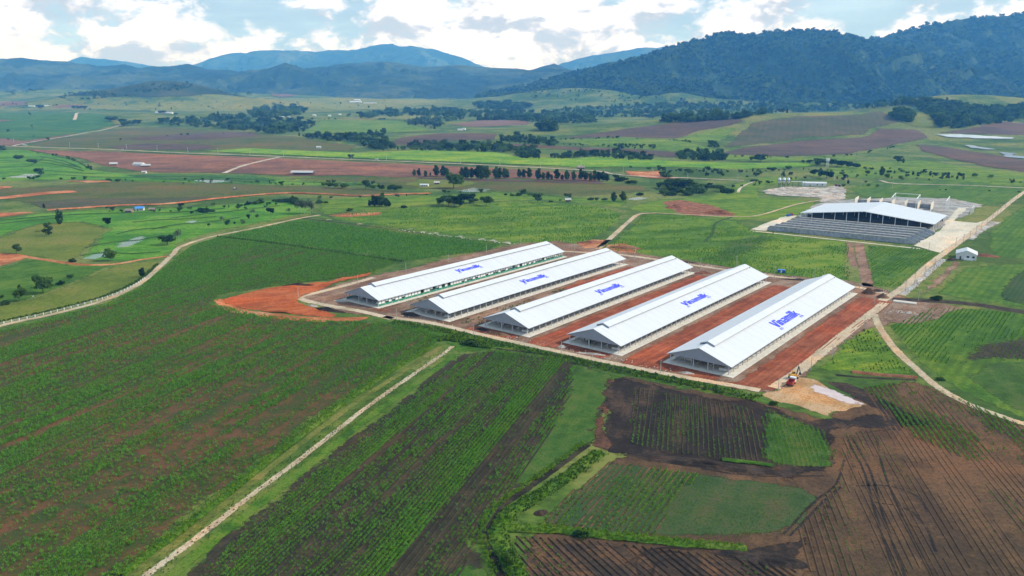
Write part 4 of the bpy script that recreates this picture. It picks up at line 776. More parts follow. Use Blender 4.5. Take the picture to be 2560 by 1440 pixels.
plant('crop_rows', 'leafy crop in the field behind the barns', [(1498, 624), (1560, 580), (1610, 538), (1700, 540), (1850, 556), (1890, 578), (2000, 594), (2120, 608), (2124, 700), (1960, 688), (1740, 655)], R(70), 2.6, 2.0, lambda u, v: np.clip(sstep(fbm(u / 50, v / 16, 3, 59), .40, .60), .06, 1) * .8, crop, 1.1, 1.9, 4, 21)
plant('crop_rows', 'leafy crop in the far field behind the first barn', [(810, 546), (900, 530), (1000, 520), (1180, 510), (1340, 504), (1490, 516), (1555, 536), (1500, 590), (1440, 610), (1300, 604), (1000, 572)], R(66), 3.0, 2.4, lambda u, v: np.clip(sstep(fbm(u / 60, v / 14, 3, 69), .36, .6), .1, 1) * .8, crop, 1.3, 2.2, 3, 22)
plant('crop_rows', 'leafy crop in the field between track and pale road', [(2170, 616), (2290, 622), (2345, 634), (2300, 675), (2245, 718), (2185, 712)], AZ_BARN, 2.2, 1.8, lambda u, v: np.clip(sstep(fbm(u / 30, v / 12, 3, 79), .3, .6), .1, 1) * .8, crop, 1.1, 1.8, 4, 23)
def along_line(px, width, per_m, seed, zf=None, step=1.0):
    C = spline(Gp(px)[:, :2], step); rg = np.random.default_rng(seed); n = int(len(C) * step * per_m)
    k = rg.integers(0, len(C) - 1, n); tg = np.gradient(C, axis=0); tg /= np.linalg.norm(tg, axis=1)[:, None]
    s = rg.uniform(-1, 1, n); q = C[k] + np.stack([-tg[k, 1], tg[k, 0]], -1) * (s * width / 2)[:, None] + rg.uniform(-.5, .5, (n, 2))
    z = T(q[:, 0], q[:, 1]) + (zf(s) if zf else 0)
    return np.stack([q[:, 0], q[:, 1], z], -1)
rg = np.random.default_rng(3)
def fringe(label, px, width, per_m, protos, s0, s1, seed, zf=None, name='grass'):
    P = along_line(px, width, per_m, seed, zf); return scatter(name, label, 'grass', P, np.random.default_rng(seed).uniform(s0, s1, len(P)), protos)
fringe('tall bright grass on the curving hedge bank', [(1500, 1132), (1390, 1212), (1300, 1268), (1258, 1305), (1246, 1340), (1268, 1395), (1300, 1450), (1340, 1560)], 5.5, 14, grass + weed, .5, 1.1, 1, lambda s: .5 * (1 - s * s))
fringe('tall bright grass on the straight hedge bank', [(1262, 1322), (1380, 1326), (1520, 1340), (1700, 1358), (1866, 1374)], 3.4, 11, grass, .5, 1.1, 2, lambda s: .7 * (1 - s * s))
fringe('bright grass tufts along the left lip of the dark ditch', [(1460, 1108), (1335, 1200), (1258, 1252), (1214, 1296), (1203, 1335), (1220, 1390), (1244, 1450), (1275, 1560)], 1.6, 5, grass, .6, 1.2, 3)
fringe('grass tufts on the low bank left of the footpath', [(300, 1440), (440, 1335), (560, 1242), (700, 1130), (860, 1008), (980, 928), (1090, 862)], 3.0, 6, grass, .6, 1.2, 4, lambda s: .5 * (1 - s * s))
fringe('grass tufts along both edges of the footpath', [(330, 1465), (470, 1362), (650, 1222), (830, 1086), (1020, 945), (1132, 866)], 7.0, 4, grass + weed, .3, .65, 5)
fringe('weeds on the verge below the front road', [(980, 806), (1100, 826), (1300, 872), (1520, 920), (1700, 955), (1900, 998)], 7.0, 7, weed + grass, .7, 1.5, 6)
fringe('weeds along the fenced track', [(-200, 865), (0, 806), (120, 779), (262, 741), (345, 702), (395, 660)], 2.0, 3, weed, .8, 1.6, 7)
fringe('weeds where the path meets the front road', [(1090, 850), (1130, 845), (1180, 858), (1240, 866)], 9.0, 14, weed + grass, .9, 1.9, 8)
plant('grass', 'rough weeds of the grass triangle between the roads', [(2045, 925), (2100, 880), (2155, 826), (2180, 822), (2222, 876), (2270, 928), (2150, 930)], 0.3, 1.6, 1.4, lambda u, v: .7 * sstep(fbm(u / 12, v / 12, 3, 91), .42, .62) + .03, weed + grass, .6, 1.3, 3, 24, 'grass')
def yard_weeds(label, i, s0, s1, a0, a1, n, seed):
    g_ = np.random.default_rng(seed); a = g_.uniform(a0, a1, n); q = g_.uniform(s0, s1, n); k = fbm(a / 14, q / 3, 3, seed) > .5
    P = np.array(BARN_C[i]) + a[k, None] * AL + q[k, None] * NR; scatter('grass', label, 'grass', np.column_stack([P, np.full(len(P), .06)]), g_.uniform(.5, 1.1, len(P)), weed + grass)
yard_weeds('weeds in the yard between the first and second barns', 0, 18, 34, 5, 180, 900, 5)
yard_weeds('weeds in the yard between the second and third barns', 1, 19, 33, 0, 95, 700, 6)
fringe('weeds on the dark line between the left maize fields', [(545, 592), (700, 611), (850, 633), (1010, 655)], 2.5, 3, weed, .8, 1.8, 10)
# ------------------------------------------------------------------ barns
WID, EAVE, PEAK, LEN = 15.0, 4.13, 9.61, 183.6
SLP = (PEAK - EAVE) / WID
LETTERS = {   # heavy condensed letters as boxes (x0,y0,x1,y1) or polygons, cap height 1
    'V': (.80, [[(0, 1), (.30, 1), (.40, .40), (.52, 1), (.78, 1), (.54, 0), (.26, 0)]]),
    'i': (.27, [(0, 0, .24, .70), (0, .78, .24, 1)]),
    'n': (.62, [(0, 0, .24, .72), (.24, .50, .34, .71), (.34, 0, .58, .67)]),
    'a': (.60, [(0, 0, .22, .42), (.22, 0, .33, .13), (.22, .29, .33, .42), (.33, 0, .56, .62), (.04, .54, .33, .72), (.33, .62, .50, .72)]),
    'm': (.92, [(0, 0, .24, .72), (.24, .50, .32, .71), (.32, 0, .54, .70), (.54, .50, .62, .71), (.62, 0, .87, .67)]),
    'l': (.27, [(0, 0, .24, 1)]),
    'k': (.72, [(0, 0, .24, 1), [(.24, .42), (.40, .72), (.68, .72), (.46, .38), (.72, 0), (.44, 0), (.24, .30)]]),
    'E': (.17, [(0, 0, .06, .24), (.06, 0, .14, .055), (.06, .092, .13, .147), (.06, .185, .14, .24)]),
    'S': (.17, [(0, .185, .14, .24), (0, .147, .055, .185), (0, .092, .14, .147), (.085, .055, .14, .092), (0, 0, .14, .055)]),
    'T': (.17, [(0, .185, .15, .24), (.045, 0, .105, .185)]),
    '1': (.10, [(.0, 0, .06, .24)]), '9': (.17, [(0, .19, .14, .24), (0, .14, .05, .19), (0, .095, .09, .14), (.09, .05, .14, .19), (0, 0, .14, .05)]),
    '7': (.17, [(0, .185, .14, .24), (.075, 0, .135, .185)]), '6': (.17, [(0, .19, .14, .24), (0, 0, .055, .19), (.055, .10, .14, .145), (.09, .05, .14, .10), (.055, 0, .14, .05)]),
    'o': (.09, [(0, .93, .07, 1.0)])}
def letter_mesh(a0, a1, s_top, s_bot):
    """the painted words on the right roof slope; x along the barn, y up the slope"""
    bm = MB()
    word = 'Vinamilk'; tot = sum(LETTERS[c][0] for c in word); kx = (a1 - a0) / tot; ky = (s_bot - s_top)
    def put(shape, ox, oy):
        pts = shape if isinstance(shape, list) else [(shape[0], shape[1]), (shape[2], shape[1]), (shape[2], shape[3]), (shape[0], shape[3])]
        v = []
        for (x, y) in pts:
            s_ = s_bot - (y + oy) * ky; v.append((a0 + (x + ox) * kx, -s_, PEAK - SLP * s_ + .035))
        bm.add(v, [tuple(range(len(v)))])
    x = 0
    for c in word:
        for sh in LETTERS[c][1]: put(sh, x, 0)
        x += LETTERS[c][0]
    put(LETTERS['o'][1][0], x + .02, .06)
    x = .02
    for c in 'EST': [put(sh, x, -.36) for sh in LETTERS[c][1]]; x += LETTERS[c][0]
    x = tot - .56
    for c in '1976': [put(sh, x, -.36) for sh in LETTERS[c][1]]; x += LETTERS[c][0]
    return mesh_from('lettering', bm.v, bm.f)
def make_barn():
    t_ = thing('barn', '', 'barn')
    # concrete floor with wide aprons
    MB().box(-1.5, LEN + 1, -16.6, 16.2, -.1, .22).build('floor_slab', M['concrete_floor'], t_)
    for s in (-1, 1):
        r = MB().slab([(0, -s * WID, EAVE), (LEN, -s * WID, EAVE), (LEN, 0, PEAK), (0, 0, PEAK)] if s > 0 else [(0, 0, PEAK), (LEN, 0, PEAK), (LEN, WID, EAVE), (0, WID, EAVE)], .10)
        r.build('roof', M['roof_white'], t_)
    MB().tube((0, -WID - .08, EAVE - .12), (LEN, -WID - .08, EAVE - .12), .10, seg=6).build('gutter', M['galvanised'], t_)
    MB().tube((0, WID + .08, EAVE - .12), (LEN, WID + .08, EAVE - .12), .10, seg=6).build('gutter', M['galvanised'], t_)
    # raised ridge vent
    x0, x1, hw, ze, zr = 8.5, LEN - 2.5, 3.5, 9.25, 10.6
    v = MB().slab([(x0, -hw, ze), (x1, -hw, ze), (x1, 0, zr), (x0, 0, zr)], .08).slab([(x0, 0, zr), (x1, 0, zr), (x1, hw, ze), (x0, hw, ze)], .08).build('ridge_vent', M['roof_white'], t_)
    for s in (-1, 1):
        MB().box(x0 + .2, x1 - .2, s * 2.75 - .04, s * 2.75 + .04, PEAK - SLP * 2.75, ze + .15).build('louvre', M['galvanised'], v)
    for xx in (x0 + .05, x1 - .15):
        MB().prism([(-hw + .1, ze - .02), (hw - .1, ze - .02), (hw - .1, PEAK - SLP * hw + .05), (0, PEAK + .02), (-hw + .1, PEAK - SLP * hw + .05)][::-1], 0, xx, xx + .1).prism([(-hw + .1, ze), (hw - .1, ze), (0, zr - .05)], 0, xx, xx + .1).build('end_panel', M['sheet_grey'], v)
    for xx in (.35, LEN - .5):
        g = MB().prism([(-WID + .25, EAVE - .15), (WID - .25, EAVE - .15), (WID - .25, EAVE - .02), (0, PEAK - .13), (-WID + .25, EAVE - .02)], 0, xx, xx + .12)
        g.build('gable', M['sheet_grey'], t_)
    pm = MB().box(-.16, .16, -.16, .16, .2, EAVE + .1).mesh('post'); pm.materials.append(M['galvanised'])
    n = 36
    for i in range(n):
        for s in (-13.6, 13.6):
            o = link('post', pm, t_); o.location = (.9 + (LEN - 1.8) * i / (n - 1), s, 0)
    for s in (-4.2, 2.6):
        o = link('post', pm, t_); o.location = (.9, s, 0); o.scale = (1, 1, 1.0)
    im = MB().box(-.14, .14, -.14, .14, .2, 7.6).mesh('inner_post'); im.materials.append(M['galvanised'])
    for i in range(0, n, 2):
        for s in (-5.2, 5.2):
            o = link('inner_post', im, t_); o.location = (4.5 + (LEN - 9) * i / (n - 1), s, 0)
    for s in (-9.2, -3.0, 3.0, 9.2):
        MB().box(6, LEN - 6, s - .15, s + .15, .2, 1.0).build('feed_kerb', M['concrete'], t_)
    for s in (-12.4, 12.4):
        r = MB()
        for z in (.75, 1.25): r.box(4, LEN - 4, s - .04, s + .04, .2 + z, .2 + z + .07)
        for i in range(60): xx = 4 + (LEN - 8) * i / 59; r.box(xx - .04, xx + .04, s - .05, s + .05, .2, 1.55)
        r.build('stall_rail', M['rail_metal'], t_)
        MB().box(3, LEN - 3, s - .1 + (1.0 if s > 0 else -1.0), s + .1 + (1.0 if s > 0 else -1.0), .2, .55).build('side_kerb', M['concrete'], t_)
    for (s, a) in ((-9.5, 4.5), (8.6, 7.5)):
        MB().box(a, a + 1.0, s - 1.8, s + 1.8, .2, 1.15).build('water_trough', M['trough_white'], t_)
    return t_
BL = ['white-roofed barn with green side panels, leftmost of the five barns', 'second white-roofed open barn from the left, beside the dark mud heap', 'middle one of the five white-roofed barns',
      'fourth white-roofed barn from the left, between brick-red strips', 'rightmost white-roofed barn, beside the cream road']
LET = [(73.5, 97.0, 5.2, 8.5), (71.5, 96.7, 6.0, 9.4), (73.8, 99.8, 6.0, 9.6), (76.4, 105.5, 6.3, 9.9), (64.5, 97.0, 6.3, 11.3)]
b0 = make_barn(); barns = [b0]
for i in range(1, 5): barns.append(copy_tree(b0))
for i, b in enumerate(barns):
    b.location = (*BARN_C[i], 0); b.rotation_euler = (0, 0, TH); tag(b, BL[i], 'barn', 'five long white-roofed cattle barns')
    link('lettering', letter_mesh(*LET[i]), b, M['logo_blue'])['label'] = 'blue painted word with EST and 1976 below on the right roof slope'
gpm = MB().box(.12, 4.95, -.05, .05, .3, 1.45).mesh('side_panel'); gpm.materials.append(M['green_sheet'])
gfm = MB().box(.0, .25, -.07, .07, 1.45, 3.95).box(2.4, 2.62, -.07, .07, 1.45, 3.95).box(.25, 5.0, -.07, .07, 3.6, 3.95).mesh('panel_frame'); gfm.materials.append(M['green_sheet'])
wpm = MB().box(.3, 2.35, -.04, .04, 1.5, 3.55).mesh('curtain'); wpm.materials.append(M['white_paint'])
wph = MB().box(.3, 2.3, -.04, .04, 2.3, 3.55).mesh('curtain'); wph.materials.append(M['white_paint'])
for i in range(35):
    for s in (1, -1):
        x = .9 + (LEN - 1.8) * i / 35; y = -13.75 * s
        link('side_panel', gpm, barns[0]).location = (x, y, 0); link('panel_frame', gfm, barns[0]).location = (x, y, 0)
        if s > 0:
            for q in (0, 2.45):
                rr = random.random()
                if rr < .82: link('curtain', wpm if rr < .45 else wph, barns[0]).location = (x + q, y, 0)

# ------------------------------------------------------------------ bunker walls and grey shed
TH2 = R(53.3); A2 = np.array([math.cos(TH2), math.sin(TH2)]); N2 = np.array([math.sin(TH2), -math.cos(TH2)]); O2 = np.array([227.6, 688.7])
def sh(a, s, z=0.0): q = O2 + A2 * a + N2 * s; return (q[0], q[1], z)
shed = thing('shed', 'wide grey-roofed open shed behind the concrete bunker walls', 'shed', sh(86, 3), TH2)
DW = 116.0
MB().slab([(-2.5, 0, 6.2), (82, 0, 6.2), (81, -DW / 2, 12.4), (-2.5, -DW / 2, 12.4)][::-1], .15).build('roof', M['roof_shed'], shed)
MB().slab([(-2.5, -DW / 2, 12.4), (81, -DW / 2, 12.4), (66, -DW - 1, 5.9), (-2.5, -DW - 1, 5.9)][::-1], .15).build('roof', M['roof_shed'], shed)
fa = MB().slab([(-2.55, 0, 6.3), (-2.55, -DW / 2, 12.5), (-2.55, -DW / 2, 12.0), (-2.55, 0, 5.8)], .12).slab([(-2.55, -DW / 2, 12.5), (-2.55, -DW, 6.0), (-2.55, -DW, 5.5), (-2.55, -DW / 2, 12.0)], .12)
fa.build('fascia', M['white_paint'], shed)
for i in range(12):
    y = -DW * i / 11; h = 6.0 + 6.2 * (1 - abs(i - 5.5) / 5.5)
    for a in (0, 30, 60):
        MB().box(a - .22, a + .22, y - .22, y + .22, 0, h).build('post', M['white_paint'], shed)
for s_, a0, a1 in ((-DW, 0, 64), (0, 0, 79)):
    for k in range(6):
        a = a0 + (a1 - a0) * k / 5; MB().box(a - .2, a + .2, s_ - .2, s_ + .2, 0, 5.9).build('side_post', M['white_paint'], shed)
for a in (12, 26, 40, 54): MB().box(a, a + .4, -DW + 6, -3, 0, 3.4).build('inner_wall', M['dark_metal'], shed)  # concrete walls coloured near black to paint in the shade under the roof
MB().box(64, 64.4, -DW + 2, -1, 0, 5.5).build('back_wall', M['dark_metal'], shed)  # back wall blackened likewise, interior shade put into its colour
for k, a in enumerate((0, 13, 26, 40, 53, 67)):
    L1 = 120.5 - k * .4; h = 4.2
    o = MB().prism([(0, 0), (-L1, 0), (-L1, 1.5), (-L1 + 8, h), (-2.5, h), (0, 2.2)][::-1], 0, 0, .45)
    w_ = o.build('bunker_wall', M['concrete_dark']); w_.location = sh(a, k * 1.0); w_.rotation_euler = (0, 0, TH2)
    tag(w_, '%s grey concrete bunker wall counted from the front field' % ordinal(k), 'wall', 'parallel concrete bunker walls')
    cp = MB().box(-.25, .70, -L1 + 8, -2.5, h, h + .22).build('coping', M['panel_cream'], w_)
fr = thing('unfinished_building', 'unfinished concrete fins and white steel frames behind the grey shed', 'building', sh(225, 20), TH2)
for k in range(7):
    y = -k * 12.5 + 1
    MB().prism([(0, 0), (16, 0), (16, 8.2), (2, 7.4), (0, 6.5)], 1, y - .2, y + .2).build('wall_fin', M['panel_cream'], fr)
    if k < 6 and k not in (3,): MB().box(14, 14.4, y - 12.2, y - .3, 0, 4.8).build('infill_wall', M['concrete_dark'], fr)
for y in (-36, -60, -88):
    for a in (0, 9, 18): MB().box(a - .25, a + .25, y - .25, y + .25, 0, 11 + a * .16).build('steel_post', M['white_paint'], fr)
    MB().slab([(-.5, y - .3, 11.2), (18.5, y - .3, 14.2), (18.5, y + .3, 14.2), (-.5, y + .3, 11.2)], .5).build('steel_beam', M['white_paint'], fr)
for a, z in ((0, 10.6), (18, 13.6), (18, 9.5)): MB().box(a - .2, a + .2, -60, -36, z, z + .45).build('steel_beam', M['white_paint'], fr)
for a in (-8, 14): MB().box(a - .2, a + .2, -112, -88, 6.2, 6.6).build('steel_beam', M['white_paint'], fr)
for k in range(5): MB().box(-8.2 + k * 5.5, -7.8 + k * 5.5, -112.2, -111.8, 0, 6.5).build('steel_post', M['white_paint'], fr)
MB().box(-8, 14, -112.2, -111.9, 6.2, 6.6).build('steel_beam', M['white_paint'], fr)

# ------------------------------------------------------------------ houses, huts, plant
def hut(name, label, px, w, d, h, rise, rz, wall, roof, cat='hut', group=None, door=True, open_=False, eave=.5, scale_h=1.0):
    p = G(*px); o = thing(name, label, cat, tuple(p), rz, group)
    if open_:
        for x in np.linspace(-w / 2 + .3, w / 2 - .3, max(2, int(w / 4))):
            for y in (-d / 2 + .3, d / 2 - .3): MB().box(x - .15, x + .15, y - .15, y + .15, -.3, h).build('post', M['timber'], o)
        MB().box(-w / 2 + .5, w / 2 - .5, d / 4, d / 4 + .2, 0, h - .6).build('back_wall', M[wall], o)
    else:
        MB().prism([(-d / 2, -.5), (d / 2, -.5), (d / 2, h), (0, h + rise), (-d / 2, h)], 0, -w / 2, w / 2).build('wall', M[wall], o)
        if door:
            dr = MB().box(-.5 - w * .2, .5 - w * .2, -d / 2 - .06, -d / 2 - .003, -.2, min(2.1, h * .8)).build('door', M['dark_metal'], o)
            for k in (.1, .32):
                MB().box(w * k - .6, w * k + .6, -d / 2 - .05, -d / 2 - .003, h * .35, h * .75).build('window', M['glass_dark'], o)
    r = MB(); e = eave; k = rise / (d / 2)
    r.slab([(-w / 2 - e, -d / 2 - e, h - k * e + .1), (w / 2 + e, -d / 2 - e, h - k * e + .1), (w / 2 + e, 0, h + rise + .1), (-w / 2 - e, 0, h + rise + .1)], .12)
    r.slab([(-w / 2 - e, 0, h + rise + .1), (w / 2 + e, 0, h + rise + .1), (w / 2 + e, d / 2 + e, h - k * e + .1), (-w / 2 - e, d / 2 + e, h - k * e + .1)], .12)
    r.build('roof', M[roof], o); return o
house = hut('house', 'small white gabled hut beside the long pale road', (2415, 645), 15, 13, 4.2, 2.6, TH2 + .12, 'house_wall', 'roof_white', 'house', door=False)
MB().box(-7.7, -7.503, 3.2, 4.2, 0, 2.3).build('door', M['dark_metal'], house); MB().box(-9.5, -7.5, -4.5, 1.5, 0, 1.0).build('step', M['white_paint'], house)
for y in (-4.5, -1.0): MB().box(-7.6, -7.503, y - .8, y + .8, 1.5, 2.9).build('window', M['glass_dark'], house)
for x in (-4, 0, 4): MB().box(x - .8, x + .8, -6.6, -6.503, 1.5, 2.9).build('window', M['glass_dark'], house)
hut('plant_office', 'long low white building at the concrete plant', (2035, 465), 30, 8, 4.2, 1.4, R(-8), 'house_wall', 'roof_white', 'building')
hut('field_shed', 'long grey open shed in the red-brown field', (757, 437), 34, 11, 4.0, 2.4, R(-4), 'timber', 'tin_roof', 'shed', open_=True)
hut('farm_hut', 'small dark hut at the left of the red-brown field', (285, 414), 12, 9, 3.2, 2.6, R(12), 'timber', 'tin_roof', 'hut')
hut('farm_hut', 'wide grey tin-roofed farmhouse in the red-brown field', (348, 415), 18, 12, 3.4, 3.0, R(-14), 'house_wall', 'tin_roof', 'hut')
hut('farm_hut', 'low grey shed joined to the tin-roofed farmhouse', (366, 417), 14, 9, 2.6, 2.2, R(10), 'timber', 'tin_roof', 'hut')
hut('knoll_hut', 'white flat-roofed hut on the light green knoll', (1061, 466), 11, 6, 2.6, .8, R(-6), 'house_wall', 'roof_white', 'hut')
hut('knoll_hut', 'small grey-roofed hut right of the white hut on the knoll', (1092, 461), 7, 5, 2.8, 1.4, R(8), 'timber', 'tin_roof', 'hut')
hut('paddy_hut', 'blue-roofed hut above the left rice paddies', (350, 526), 8, 6, 2.6, 1.6, R(14), 'house_wall', 'tarp_blue', 'hut')
hut('paddy_hut', 'brown shack left of the blue-roofed hut', (324, 531), 7, 5, 2.4, 1.4, R(-6), 'timber', 'rust_roof', 'hut')
hut('paddy_hut', 'low thatched shelter right of the blue-roofed hut', (381, 527), 6, 4, 2.0, 1.2, R(4), 'timber', 'rust_roof', 'hut', open_=True)
hut('paddy_hut', 'tiny bluish hut on the dark terrace strip', (361, 433), 6, 5, 2.2, 1.4, R(4), 'house_wall', 'tin_roof', 'hut')
hut('field_hut', 'tiny hut in the meadow near the twin dark trees', (1420, 504), 6, 5, 2.4, 1.6, R(0), 'timber', 'tin_roof', 'hut')
hut('field_hut', 'white hut standing in the olive slope above the lime strip', (797, 371), 10, 8, 3.0, 2.4, R(10), 'house_wall', 'tin_roof', 'hut')
hut('lookout', 'small brown house at the right of the far road', (1452, 424), 12, 9, 4.0, 2.5, R(0), 'timber', 'rust_roof', 'house')
for i, (px, py, wd) in enumerate(sorted([(697, 293, 10), (707, 295, 12), (722, 295, 10), (786, 290, 14), (824, 291, 12), (850, 288, 12), (604, 305, 16), (560, 312, 18), (870, 291, 10), (1150, 327, 14), (1160, 325, 10)])):
    hut('village_house', '%s house from the left among the far village roofs' % ordinal(i), (px, py), wd, 9, 3.5, 3.0, R(random.uniform(-20, 20)), 'house_wall', random.choice(['roof_white', 'tin_roof']), 'house', 'far village houses', door=False)
for i, (px, py, wd) in enumerate([(400, 283, 36), (420, 284, 40), (80, 267, 36), (118, 266, 30)]):
    hut('farm_building', ['white farm building left of the lone far tree', 'white farm building right of the lone far tree', 'low white building left of the dark trees on the far upland', 'low white building right of the dark trees on the far upland'][i], (px, py), wd, 14, 4, 2.5, R(-3), 'house_wall', 'roof_white', 'building', door=False)
hut('far_barn', 'long white barn far off in the pale valley meadow', (889, 257), 75, 22, 6, 4, R(-2), 'house_wall', 'roof_white', 'barn', door=False)
hut('far_barn', 'shorter white barn behind the long far barn', (893, 252), 40, 22, 6, 4, R(-2), 'house_wall', 'roof_white', 'barn', door=False)
hut('far_barn', 'low grey barn right of the long far white barn', (925, 259), 80, 20, 4, 3, R(-2), 'house_wall', 'tin_roof', 'barn', door=False)
tw = thing('lookout_tower', 'small white water tower standing among the trees', 'tower', tuple(G(2068, 418)))
for x in (-1.6, 1.6):
    for y in (-1.6, 1.6): MB().tube((x, y, 0), (x * .8, y * .8, 10), .22, seg=6).build('leg', M['white_paint'], tw)
MB().box(-2.4, 2.4, -2.4, 2.4, 10, 13).build('tank', M['white_paint'], tw); MB().prism([(-3, 13), (3, 13), (0, 15)], 0, -3, 3).build('roof', M['tin_roof'], tw)
for k in (3.5, 7): MB().box(-1.6, 1.6, -1.7, -1.5, k, k + .2).box(-1.6, 1.6, 1.5, 1.7, k, k + .2).build('brace', M['white_paint'], tw)
pl = G(1960, 468)
for k in range(3):
    so = thing('silo', '%s cement silo of the concrete plant counted from the left' % ORD[k], 'silo', (pl[0] - 6.5 + k * 6, pl[1] + k * .6, pl[2]), 0, 'three cement silos')
    for a in range(4):
        x, y = 1.5 * math.cos(a * math.pi / 2 + .78), 1.5 * math.sin(a * math.pi / 2 + .78); MB().tube((x, y, -.3), (x, y, 6.5), .2, seg=6).build('leg', M['dark_metal'], so)
    MB().tube((0, 0, 4.6), (0, 0, 6.6), .4, 2.0, 14).tube((0, 0, 6.6), (0, 0, 11.5), 2.0, 2.0, 14).build('body', M['silo_white'], so, True)
    MB().tube((0, 0, 11.5), (0, 0, 12.6), 2.0, .7, 14).build('cap', M['silo_white'], so); MB().tube((0, 0, 8.4), (0, 0, 9.5), 2.06, 2.06, 14).build('band', M['silo_blue'], so)
    MB().box(-.9, .9, -.9, .9, 12.6, 13.1).box(.8, .9, .8, .9, 13.1, 14.2).box(-.9, -.8, .8, .9, 13.1, 14.2).build('top_rail', M['rail_metal'], so)
cv = thing('conveyor', 'thin white conveyor gantry right of the silos', 'conveyor', (pl[0] + 9, pl[1], pl[2]))
MB().box(0, 20, -.6, .6, 7.0, 7.7).build('belt', M['white_paint'], cv)
for x in (2, 10, 18): MB().box(x - .15, x + .15, -.15, .15, -.3, 7).build('leg', M['dark_metal'], cv)

# ------------------------------------------------------------------ heaps and rubble
def heap(name, label, px, lx, ly, h, mat, rz=0, seed=0, rough=.35, cat='heap', n=22):
    p = G(*px); vs = []; fs = []
    for i in range(n):
        for j in range(n):
            u, v = i / (n - 1) * 2 - 1, j / (n - 1) * 2 - 1; r = math.hypot(u, v)
            ff = max(0, 1 - r ** 1.3); nz_ = float(fbm(u * 3 + seed, v * 3 + seed * 2, 3, seed))
            vs.append((u * lx / 2, v * ly / 2, h * ff * (1 - rough + rough * 2 * nz_) - (.05 if ff > 0 else .3)))
    for i in range(n - 1):
        for j in range(n - 1): a = i * n + j; fs.append((a, a + n, a + n + 1, a + 1))
    o = link(name, mesh_from(name, vs, fs), None, M[mat]); o.location = p; o.rotation_euler = (0, 0, rz); return tag(o, label, cat)
heap('soil_heap', 'tall brown soil cone behind the last barn', (2172, 733), 9, 8, 3.8, 'heap_soil', .3, 1, .2)
heap('soil_heap', 'smaller brown soil cone by the cream road end', (2207, 744), 8, 6, 2.6, 'heap_soil', -.3, 2, .2)
heap('soil_heap', 'dark low heap between the two brown cones', (2192, 728), 9, 5, 1.4, 'heap_dark', .2, 3)
heap('mud_heap', 'black mud heap at the front of the second barn', (1026, 788), 12, 5, 2.0, 'heap_dark', -.35, 4)
heap('rubble', 'brown rubble heap at the front corner of the first barn', (955, 776), 14, 4, 1.0, 'heap_red', -.4, 5, .6)
heap('rubble', 'pale rubble beside the front corner of the first barn', (853, 752), 10, 5, .9, 'heap_pale', -.3, 6, .6)
heap('rubble', 'white stone pile on the orange excavation', (782, 765), 7, 3, 1.0, 'heap_pale', -.3, 7, .7)
heap('soil_bank', 'dark weedy bank between the orange earth and the cream road', (820, 776), 26, 5, 1.5, 'heap_dark', -.42, 8, .6)
heap('soil_bank', 'dark lip at the back of the orange excavation', (745, 714), 22, 4, 1.6, 'heap_dark', .1, 9, .6)
heap('rubble', 'tan rubble between road and third barn', (1245, 836), 14, 4, 1.2, 'heap_soil', -.35, 10, .6)
heap('rubble', 'grey rubble in front of the third barn', (1204, 824), 10, 4, 1.0, 'heap_dark', -.35, 11, .6)
heap('rubble', 'pale rubble strip in front of the fourth barn', (1478, 885), 16, 3, .7, 'heap_pale', -.32, 12, .7)
heap('rubble', 'pale stone pile in front of the last barn', (1716, 933), 8, 2.6, .8, 'heap_pale', -.3, 13, .7)
heap('rubble', 'pale rubble pile left of the fourth barn corner', (1405, 868), 5, 4, 1.0, 'heap_pale', 0, 14, .7)
heap('soil_heap', 'dark red soil heap at the far end of the third barn', (1757, 683), 14, 8, 1.6, 'heap_red', .2, 15, .6)
heap('soil_heap', 'red soil heap at the start of the brick-red strip', (1450, 704), 12, 5, 1.3, 'heap_red', .7, 16, .5)
heap('soil_heap', 'long red heap left of the track behind the barns', (1475, 606), 26, 8, 1.5, 'heap_red', .2, 17, .6)
heap('soil_heap', 'long red heap right of the track behind the barns', (1562, 620), 30, 9, 1.8, 'heap_red', -.3, 18, .6)
heap('gravel_heap', 'pinkish gravel heap at the concrete plant', (1962, 474), 30, 12, 3.6, 'heap_pale', 0, 19, .2)
heap('gravel_heap', 'grey gravel heap left of the pinkish one', (1928, 478), 26, 12, 2.4, 'heap_pale', 0, 20, .3)
heap('rubble', 'dark rubble beside the small white hut', (2462, 640), 22, 10, 1.6, 'heap_red', -.4, 21, .6)
heap('rubble', 'dark rubble in front of the small white hut', (2378, 650), 10, 6, 1.4, 'heap_dark', .3, 22, .6)
heap('spoil_heap', 'weedy spoil bank at the left of the hollow', (1690, 520), 26, 18, 4.5, 'heap_red', .2, 23, .7)
heap('spoil_heap', 'weedy spoil bank at the right of the hollow', (1800, 534), 34, 16, 4.0, 'heap_red', -.3, 24, .7)
heap('churned_soil', 'lumpy black soil ridge at the hedge end', (1900, 1395), 26, 7, .9, 'heap_dark', -.3, 25, .8)
heap('churned_soil', 'lumpy black soil ridge below the black plot', (1760, 1160), 52, 7, .8, 'heap_dark', -.28, 26, .8)
heap('churned_soil', 'lumpy dark soil ridge beside the hedge bank fork', (1352, 1282), 5, 3.5, .7, 'heap_dark', .6, 27, .8)
heap('soil_heap', 'brown debris heap beside the straw-coloured verge behind the barns', (1700, 655), 30, 4, .9, 'heap_dark', -.3, 28, .7)
heap('soil_heap', 'dark debris heap behind the gap of the last two barns', (1995, 700), 26, 4, .9, 'heap_dark', -.3, 29, .7)
rk = []
rs = random.Random(5)
bmr = bmesh.new(); bmesh.ops.create_icosphere(bmr, subdivisions=1, radius=.5)
for v in bmr.verts: v.co *= rs.uniform(.7, 1.2); v.co.z *= .6
rock_m = bpy.data.meshes.new('rock'); bmr.to_mesh(rock_m); bmr.free(); rock_m.materials.append(M['rock_pale'])
